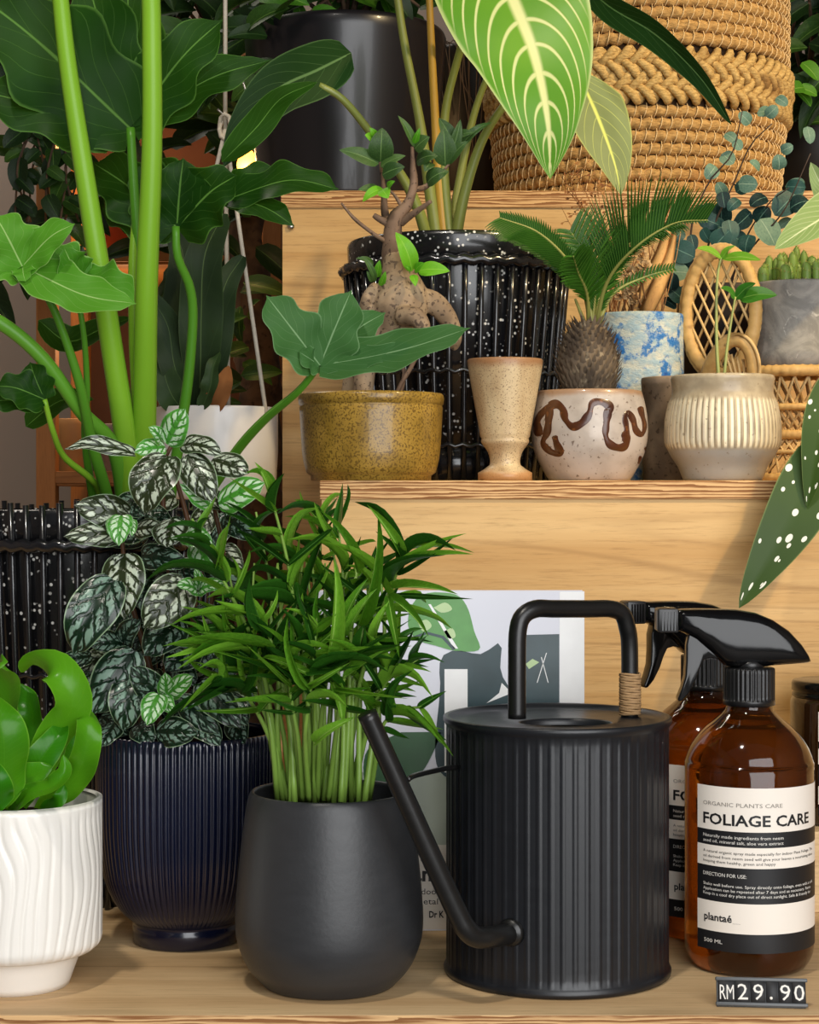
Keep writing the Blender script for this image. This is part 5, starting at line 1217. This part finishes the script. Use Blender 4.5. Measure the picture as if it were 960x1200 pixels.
stalk([(36, 322, 1.27), (62, 360, 1.28), (92, 445, 1.30), (108, 520, 1.33), (125, 580, 1.36), (135, 640, 1.40)], [4, 4.5, 5.5, 6.5, 7, 7], M_phst2)
stalk([(92, 350, 1.30), (99, 400, 1.31), (102, 460, 1.33), (100, 520, 1.35), (118, 640, 1.40)], [3, 3.5, 4, 5, 5], M_phst2)
stalk([(52, 468, 1.30), (62, 505, 1.31), (75, 535, 1.33), (105, 560, 1.35), (118, 580, 1.37), (130, 640, 1.40)], [3, 3.5, 4, 4.5, 5], M_phst)
stalk([(206, 265, 1.34), (208, 300, 1.345), (222, 335, 1.36), (226, 370, 1.37), (222, 430, 1.38), (214, 490, 1.39), (190, 640, 1.42)], [4.5, 5.5, 6, 6.5, 7, 7], M_phst2)
stalk([(376, 426, 1.27), (350, 458, 1.28), (312, 490, 1.31), (280, 525, 1.34), (250, 570, 1.37), (200, 640, 1.41)], [3.5, 4.5, 5.5, 6, 6.5, 7], M_phst2)
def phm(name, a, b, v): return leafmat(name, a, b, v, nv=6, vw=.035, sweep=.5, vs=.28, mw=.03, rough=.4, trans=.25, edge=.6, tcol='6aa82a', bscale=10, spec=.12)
M_phd = phm('philodendron_leaf', '143609', '26500f', '5f8c3a'); M_phl = phm('philodendron_leaf_painted_lit', '3f7d1e', '5a9a2a', 'a8cf78'); M_phb = phm('philodendron_leaf_blue', '2c5a30', '44703a', '86ab78')  # dark and lit copies of one leaf, shade and light put into the greens
def lobed(cen, lobes, m_, dd):
    """one split leaf: lobes run out from the sinus and merge into a single blade"""
    mb = MB(); C0 = P(cen[0], cen[1], dd)
    for i, (tx, ty, w_, dz, nr, bend) in enumerate(lobes):
        T_ = P(tx, ty, dd + dz); mid = C0.lerp(T_, .55) + Vector((0, -.004, S(bend, dd)))
        blade(mb, [C0 + Vector((0, .0006 * i, 0)), mid + Vector((0, .0006 * i, 0)), T_], S(w_, dd), lambda t, i=i: (.28 * (1 - t) + (max(0, math.sin(math.pi * (.06 + .94 * t) ** .85)) ** .6) * (1 + .16 * math.sin(t * 17 + i * 1.7))) * (1 if t < .9 else (1 - t) / .1), nr, nv=26, nu=4, fold=.14, wave=.12, freq=2.5, ph=i)
    mb.build('leaf', m_, phi)
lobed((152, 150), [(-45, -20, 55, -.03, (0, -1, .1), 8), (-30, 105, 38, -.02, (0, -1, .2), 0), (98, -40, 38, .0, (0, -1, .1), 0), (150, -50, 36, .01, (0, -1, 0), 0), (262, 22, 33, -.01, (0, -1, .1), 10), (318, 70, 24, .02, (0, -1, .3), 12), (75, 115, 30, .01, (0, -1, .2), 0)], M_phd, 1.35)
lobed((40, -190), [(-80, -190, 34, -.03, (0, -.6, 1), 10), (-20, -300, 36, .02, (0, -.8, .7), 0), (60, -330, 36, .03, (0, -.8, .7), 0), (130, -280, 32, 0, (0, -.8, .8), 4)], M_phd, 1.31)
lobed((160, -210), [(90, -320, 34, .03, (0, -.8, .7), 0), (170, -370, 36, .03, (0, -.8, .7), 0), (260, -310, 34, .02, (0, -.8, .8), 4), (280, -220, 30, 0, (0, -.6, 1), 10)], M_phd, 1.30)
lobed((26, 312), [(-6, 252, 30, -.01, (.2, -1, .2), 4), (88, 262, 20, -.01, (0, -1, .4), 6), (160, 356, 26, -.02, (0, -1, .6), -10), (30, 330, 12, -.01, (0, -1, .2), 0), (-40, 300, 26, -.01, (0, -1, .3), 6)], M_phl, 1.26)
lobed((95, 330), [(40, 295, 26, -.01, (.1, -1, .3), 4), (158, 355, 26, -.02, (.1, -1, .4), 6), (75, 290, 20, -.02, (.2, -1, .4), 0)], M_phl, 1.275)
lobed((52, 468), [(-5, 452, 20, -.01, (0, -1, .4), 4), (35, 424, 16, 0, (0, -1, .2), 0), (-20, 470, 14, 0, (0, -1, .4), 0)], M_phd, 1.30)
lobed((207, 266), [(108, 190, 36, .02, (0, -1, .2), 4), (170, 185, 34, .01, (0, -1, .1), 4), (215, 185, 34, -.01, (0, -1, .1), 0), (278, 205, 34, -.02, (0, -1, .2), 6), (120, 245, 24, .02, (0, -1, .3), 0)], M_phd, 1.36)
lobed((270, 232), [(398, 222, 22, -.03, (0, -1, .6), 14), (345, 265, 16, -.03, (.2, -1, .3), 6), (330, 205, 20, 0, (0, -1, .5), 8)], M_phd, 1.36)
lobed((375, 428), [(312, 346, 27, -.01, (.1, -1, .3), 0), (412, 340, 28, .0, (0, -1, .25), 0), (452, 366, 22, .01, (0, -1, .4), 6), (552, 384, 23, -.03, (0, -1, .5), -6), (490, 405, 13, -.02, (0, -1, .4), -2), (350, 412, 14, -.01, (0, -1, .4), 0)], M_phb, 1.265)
leafo('leaf', [P(260, 190, 1.40), P(300, 150, 1.42), P(330, 115, 1.44), P(372, 96, 1.46)], S(18, 1.42), ovate(.7, .7), (.2, -1, .3), M_phd, phi, nv=18, nu=3, fold=.2)
for a in ([(45, 375), (80, 400), (120, 385), (155, 372)], [(30, 500), (70, 470), (110, 468)]):
    leafo('leaf', [P(x, y, 1.48) for x, y in a], S(20, 1.48), ovate(.7, .7), (0, -1, .7), M_phd, phi, nv=16, nu=3, fold=.2)

# ------------------------------------------------------------------ hanging white pot with a staghorn fern
d = 1.64; c = P(254, 0, d); cx, cy = c.x, c.y; h = lambda y: P(0, y, d).z
M_hang = plain('white_enamel', 'e2ddd8', .35, .5, .2, var=.03)
zb_ = h(585)
hang = thing('hanging_planter', (cx, cy, zb_), 'white pot hung on rope with a staghorn fern growing in it', 'hanging plant')
lathe(MB(), wallpot([(.045, zb_), (.048, zb_ + .001), (.0515, zb_ + .006), (.0535, h(530)), (.0535, h(481)), (.0532, h(479))], .002, .03), (cx, cy), 80).build('pot', M_hang, hang)
disc('soil', (cx, cy), .051, h(486), M_soil, hang)
M_cord = plain('cotton_rope', 'c9bfae', .9, .1, var=.2, scale=300)
kn = P(264, 152, d)
for x, y, z_ in ((184, 492, 1.63), (313, 492, 1.61), (268, 490, 1.69)): tubeo('rope', [kn + Vector((0, 0, .0)), kn.lerp(P(x, y, z_), .5), P(x, y, z_)], S(2.6, d), M_cord, hang, seg=6, n=8)
tubeo('rope', [kn, Vector((kn.x, kn.y, 2.0)), Vector((kn.x, kn.y, ZC))], S(2.6, d), M_cord, hang, seg=6, n=8)
kb = MB()
for i in range(4):
    a = i * .8; tube(kb, [kn + Vector((S(7, d) * math.cos(t * .785 + a), S(4, d) * math.sin(t * .785), S(12, d) * math.sin(t * .785 + a) + S(2 * i, d))) for t in range(8)], S(2.6, d), closed=True, seg=6)
kb.build('knot', M_cord, hang)
tubeo('wire_hook', [P(255, 128, d), P(268, 138, d), P(284, 132, d), P(288, 110, d), P(285, 96, d)], S(1.4, d), plain('wire', 'b8b4ac', .3, metal=.8), hang, seg=6)
M_stag = leafmat('staghorn_frond', '1c3018', '324a26', '50683c', nv=3, vw=.03, vs=.1, mw=.03, rough=.5, trans=.15, edge=.3); M_shield = plain('dry_shield_frond', '8a5a34', .9, .1, var=.4, scale=50)
for pts, w_, nr in (([(232, 488, 1.62), (235, 430, 1.60), (236, 370, 1.59), (240, 300, 1.58), (262, 250, 1.6)], 26, (0, -1, .1)), ([(225, 488, 1.62), (205, 430, 1.60), (196, 380, 1.6), (170, 340, 1.6)], 18, (0, -1, .2)), ([(220, 488, 1.62), (200, 460, 1.6), (188, 420, 1.6)], 18, (0, -1, .2)), ([(240, 488, 1.62), (250, 420, 1.6), (262, 340, 1.61), (285, 300, 1.62)], 20, (0, -1, .1)), ([(228, 485, 1.63), (212, 380, 1.63), (215, 300, 1.64), (195, 260, 1.65)], 22, (0, -1, .1))):
    leafo('frond', [P(*p) for p in pts], S(w_, 1.6), lambda t: .35 + .65 * math.sin(math.pi * min(1, t * .9 + .05)) ** 1.2 if t < .97 else .2, nr, M_stag, hang, nv=22, nu=3, fold=.15, wave=.1)
leafo('shield_frond', [P(240, 484, 1.6), P(252, 470, 1.59), P(262, 450, 1.585), P(268, 428, 1.59)], S(13, 1.6), ovate(.7, .6), (.2, -1, .2), M_shield, hang, nv=14, nu=3, wave=.3, fold=.4)
leafo('shield_frond', [P(236, 480, 1.59), P(246, 455, 1.58), P(250, 430, 1.58), P(258, 412, 1.59)], S(10, 1.6), ovate(.7, .6), (-.2, -1, .2), M_stag, hang, nv=14, nu=3, wave=.3, fold=.4)

# ------------------------------------------------------------------ background: tree trunk, shelving, foliage, warm lamp
d = 2.5
tree = thing('indoor_tree', (P(305, 0, d).x, d, 0), 'indoor tree with rough dark trunk behind the hanging planter', 'tree')
tubeo('trunk', [Vector((P(305, 0, d).x, d, 0)), P(305, 560, d), P(303, 420, d), P(285, 250, d), P(258, 100, d), P(250, -60, d)], [.04, .036, .032, .028, .022, .02], M_brown, tree, seg=18, n=50, rough=.5)
bush(tree, 120, (-30, 340, -60, 110, 2.0, 2.4), (45, 95), .42, (0, 0, 1), 'o', 31, root=P(258, 60, d))
bush(tree, 90, (-30, 345, 90, 330, 2.38, 2.6), (40, 85), .42, (0, 0, 0, 1), 'o', 32)
vine = thing('trailing_vine', P(20, 60, 1.95), 'dark trailing vine with small leaves at the left wall', 'vine')
random.seed(33)
for i in range(9):
    x = random.uniform(-10, 95); y0 = -40; pts = [P(x + random.uniform(-12, 12), y0 + j * 60, 1.95 + random.uniform(-.03, .03)) for j in range(6)]
    tubeo('vine_stem', pts, .0012, M_brown, vine, seg=5, n=20)
    sp = crom(pts, 22)
    for k_ in range(2, 22, 2):
        l_ = S(random.uniform(22, 42), 1.95); an = random.uniform(0, 6.28); dr = Vector((math.cos(an), random.uniform(-.5, 0), -.5 - .3 * random.random())).normalized()
        place('leaf', BGL[(random.choice((0, 0, 0, 1)), 'r')], sp[k_], sp[k_] + dr * l_, (random.uniform(-.4, .4), -1, .4), l_ * .6, vine)
# shelving
M_owood = wood('orange_wood', 'b57a42', '96602f', '6f4420', 'z')
d = 2.75; unit = thing('shelving_unit', (P(140, 0, d).x, d + .15, 0), 'open wooden shelving unit with orange-toned posts at the back', 'shelving')
xa, xb = P(42, 0, d).x, P(330, 0, d).x; pw_ = S(23, d)
for x in (xa, xb - pw_):
    for y in (d, d + .28): boxo('post', (x, y, 0), (x + pw_, y + .03, 1.42), M_owood, unit, .002)
M_owx = wood('orange_wood_board', 'b57a42', '96602f', '6f4420', 'x')
shz = [P(0, 557, d).z, P(0, 297, d).z, P(0, 60, d).z, .35]
for z in shz: boxo('shelf_board', (xa + pw_, d + .005, z - .016), (xb - pw_, d + .30, z), M_owx, unit, .002)
for z in shz[:3]: boxo('shelf_lip', (xa + pw_, d, z - .012), (xb - pw_, d + .005, z + .006), M_owx, unit, .001)
boxo('back_panel', (xa, d + .31, .1), (xb, d + .318, 1.42), plain('shelf_back', '4a2e1c', .8), unit)
def shelfpot(px, wpx, hpx, z, col, label, dd=2.85):
    x = P(px, 0, dd).x; r = S(wpx / 2, dd); hh = S(hpx, dd)
    o = lathe(MB(), wallpot([(r * .88, z), (r * .95, z + .001), (r, z + hh * .9), (r, z + hh)], .003, hh * .6), (x, dd), 40, cap1=True).build('shelf_pot', plain('pot_' + col, col, .6), None); tag(o, label, 'pot'); return o
shelfpot(86, 42, 66, shz[0], 'b98a52', 'tan cylindrical pot standing on the wooden shelving unit')
shelfpot(135, 40, 60, shz[0], '8a8078', 'grey cylindrical pot standing on the wooden shelving unit')
shelfpot(225, 50, 60, shz[0], 'b4583a', 'terracotta pot standing on the wooden shelving unit')
shelfpot(140, 52, 80, shz[1], 'a8522c', 'rust red pot on upper board of the shelving unit')
shelfpot(205, 44, 70, shz[1], 'c27a44', 'orange clay pot on upper board of the shelving unit')
# clip lamp with a glowing bulb
d = 2.10; b = P(290, 190, d)
M_bulb = N('glowing_bulb'); M_bulb.b.inputs['Emission Color'].default_value = lin('ff9a38'); M_bulb.b.inputs['Emission Strength'].default_value = 6; M_bulb = M_bulb.fin(lin('ffd090'), .3)
lamp = thing('bulb_lamp', (b.x, b.y, b.z), 'small warm glowing bulb hanging by the black planter', 'lamp')
mb = MB(); lathe(mb, smooth_prof([(.0001, b.z - .016), (.009, b.z - .012), (.012, b.z - .002), (.008, b.z + .008), (.005, b.z + .014)], 12), (b.x, b.y), 24); mb.build('bulb', M_bulb, lamp)
lathe(MB(), [(.006, b.z + .012), (.0065, b.z + .03), (.004, b.z + .034)], (b.x, b.y), 20, cap1=True).build('socket', M_blk, lamp)
tubeo('cord', [Vector((b.x, b.y, b.z + .03)), Vector((b.x, b.y, 2.0)), Vector((b.x, b.y, ZC))], .0018, M_blk, lamp, seg=6)
def pt(name, loc, e_, col, r=.03):
    l = bpy.data.lights.new(name, 'POINT'); l.energy = e_; l.color = col; l.shadow_soft_size = r; o = bpy.data.objects.new(name, l); COL.objects.link(o); o.location = loc
pt('bulb_light', b + Vector((0, -.03, -.03)), .8, (1, .6, .25))
pt('shelf_light', P(130, 190, 2.85), 2.5, (1, .5, .2)); pt('shelf_light_low', P(150, 400, 2.85), .8, (1, .6, .3))
# white blossoms by the trunk
d = 2.15
fl2 = thing('flowering_plant', P(262, 480, d), 'plant with small white blossoms beside the tree trunk', 'plant')
M_petal = plain('white_petal', 'f0ece2', .6)
tubeo('stem', [P(262, 600, d), P(264, 470, d), P(262, 395, d)], .002, M_phst2, fl2, seg=6)
random.seed(40)
for x, y in ((262, 392), (271, 389), (248, 396), (252, 385)):
    mb = MB(); p = P(x, y, d)
    for i in range(6):
        a = i * 1.047; o_ = Vector((math.cos(a), -.3, math.sin(a))) * S(6, d); blade(mb, [p, p + o_], S(2.5, d), ovate(.9, .6), (0, -1, 0), nv=4, nu=1, fold=.2)
    mb.build('blossom', M_petal, fl2)
bush(fl2, 26, (235, 300, 330, 480, 2.1, 2.2), (30, 60), .4, (0, 1, 1), 'o', 41)
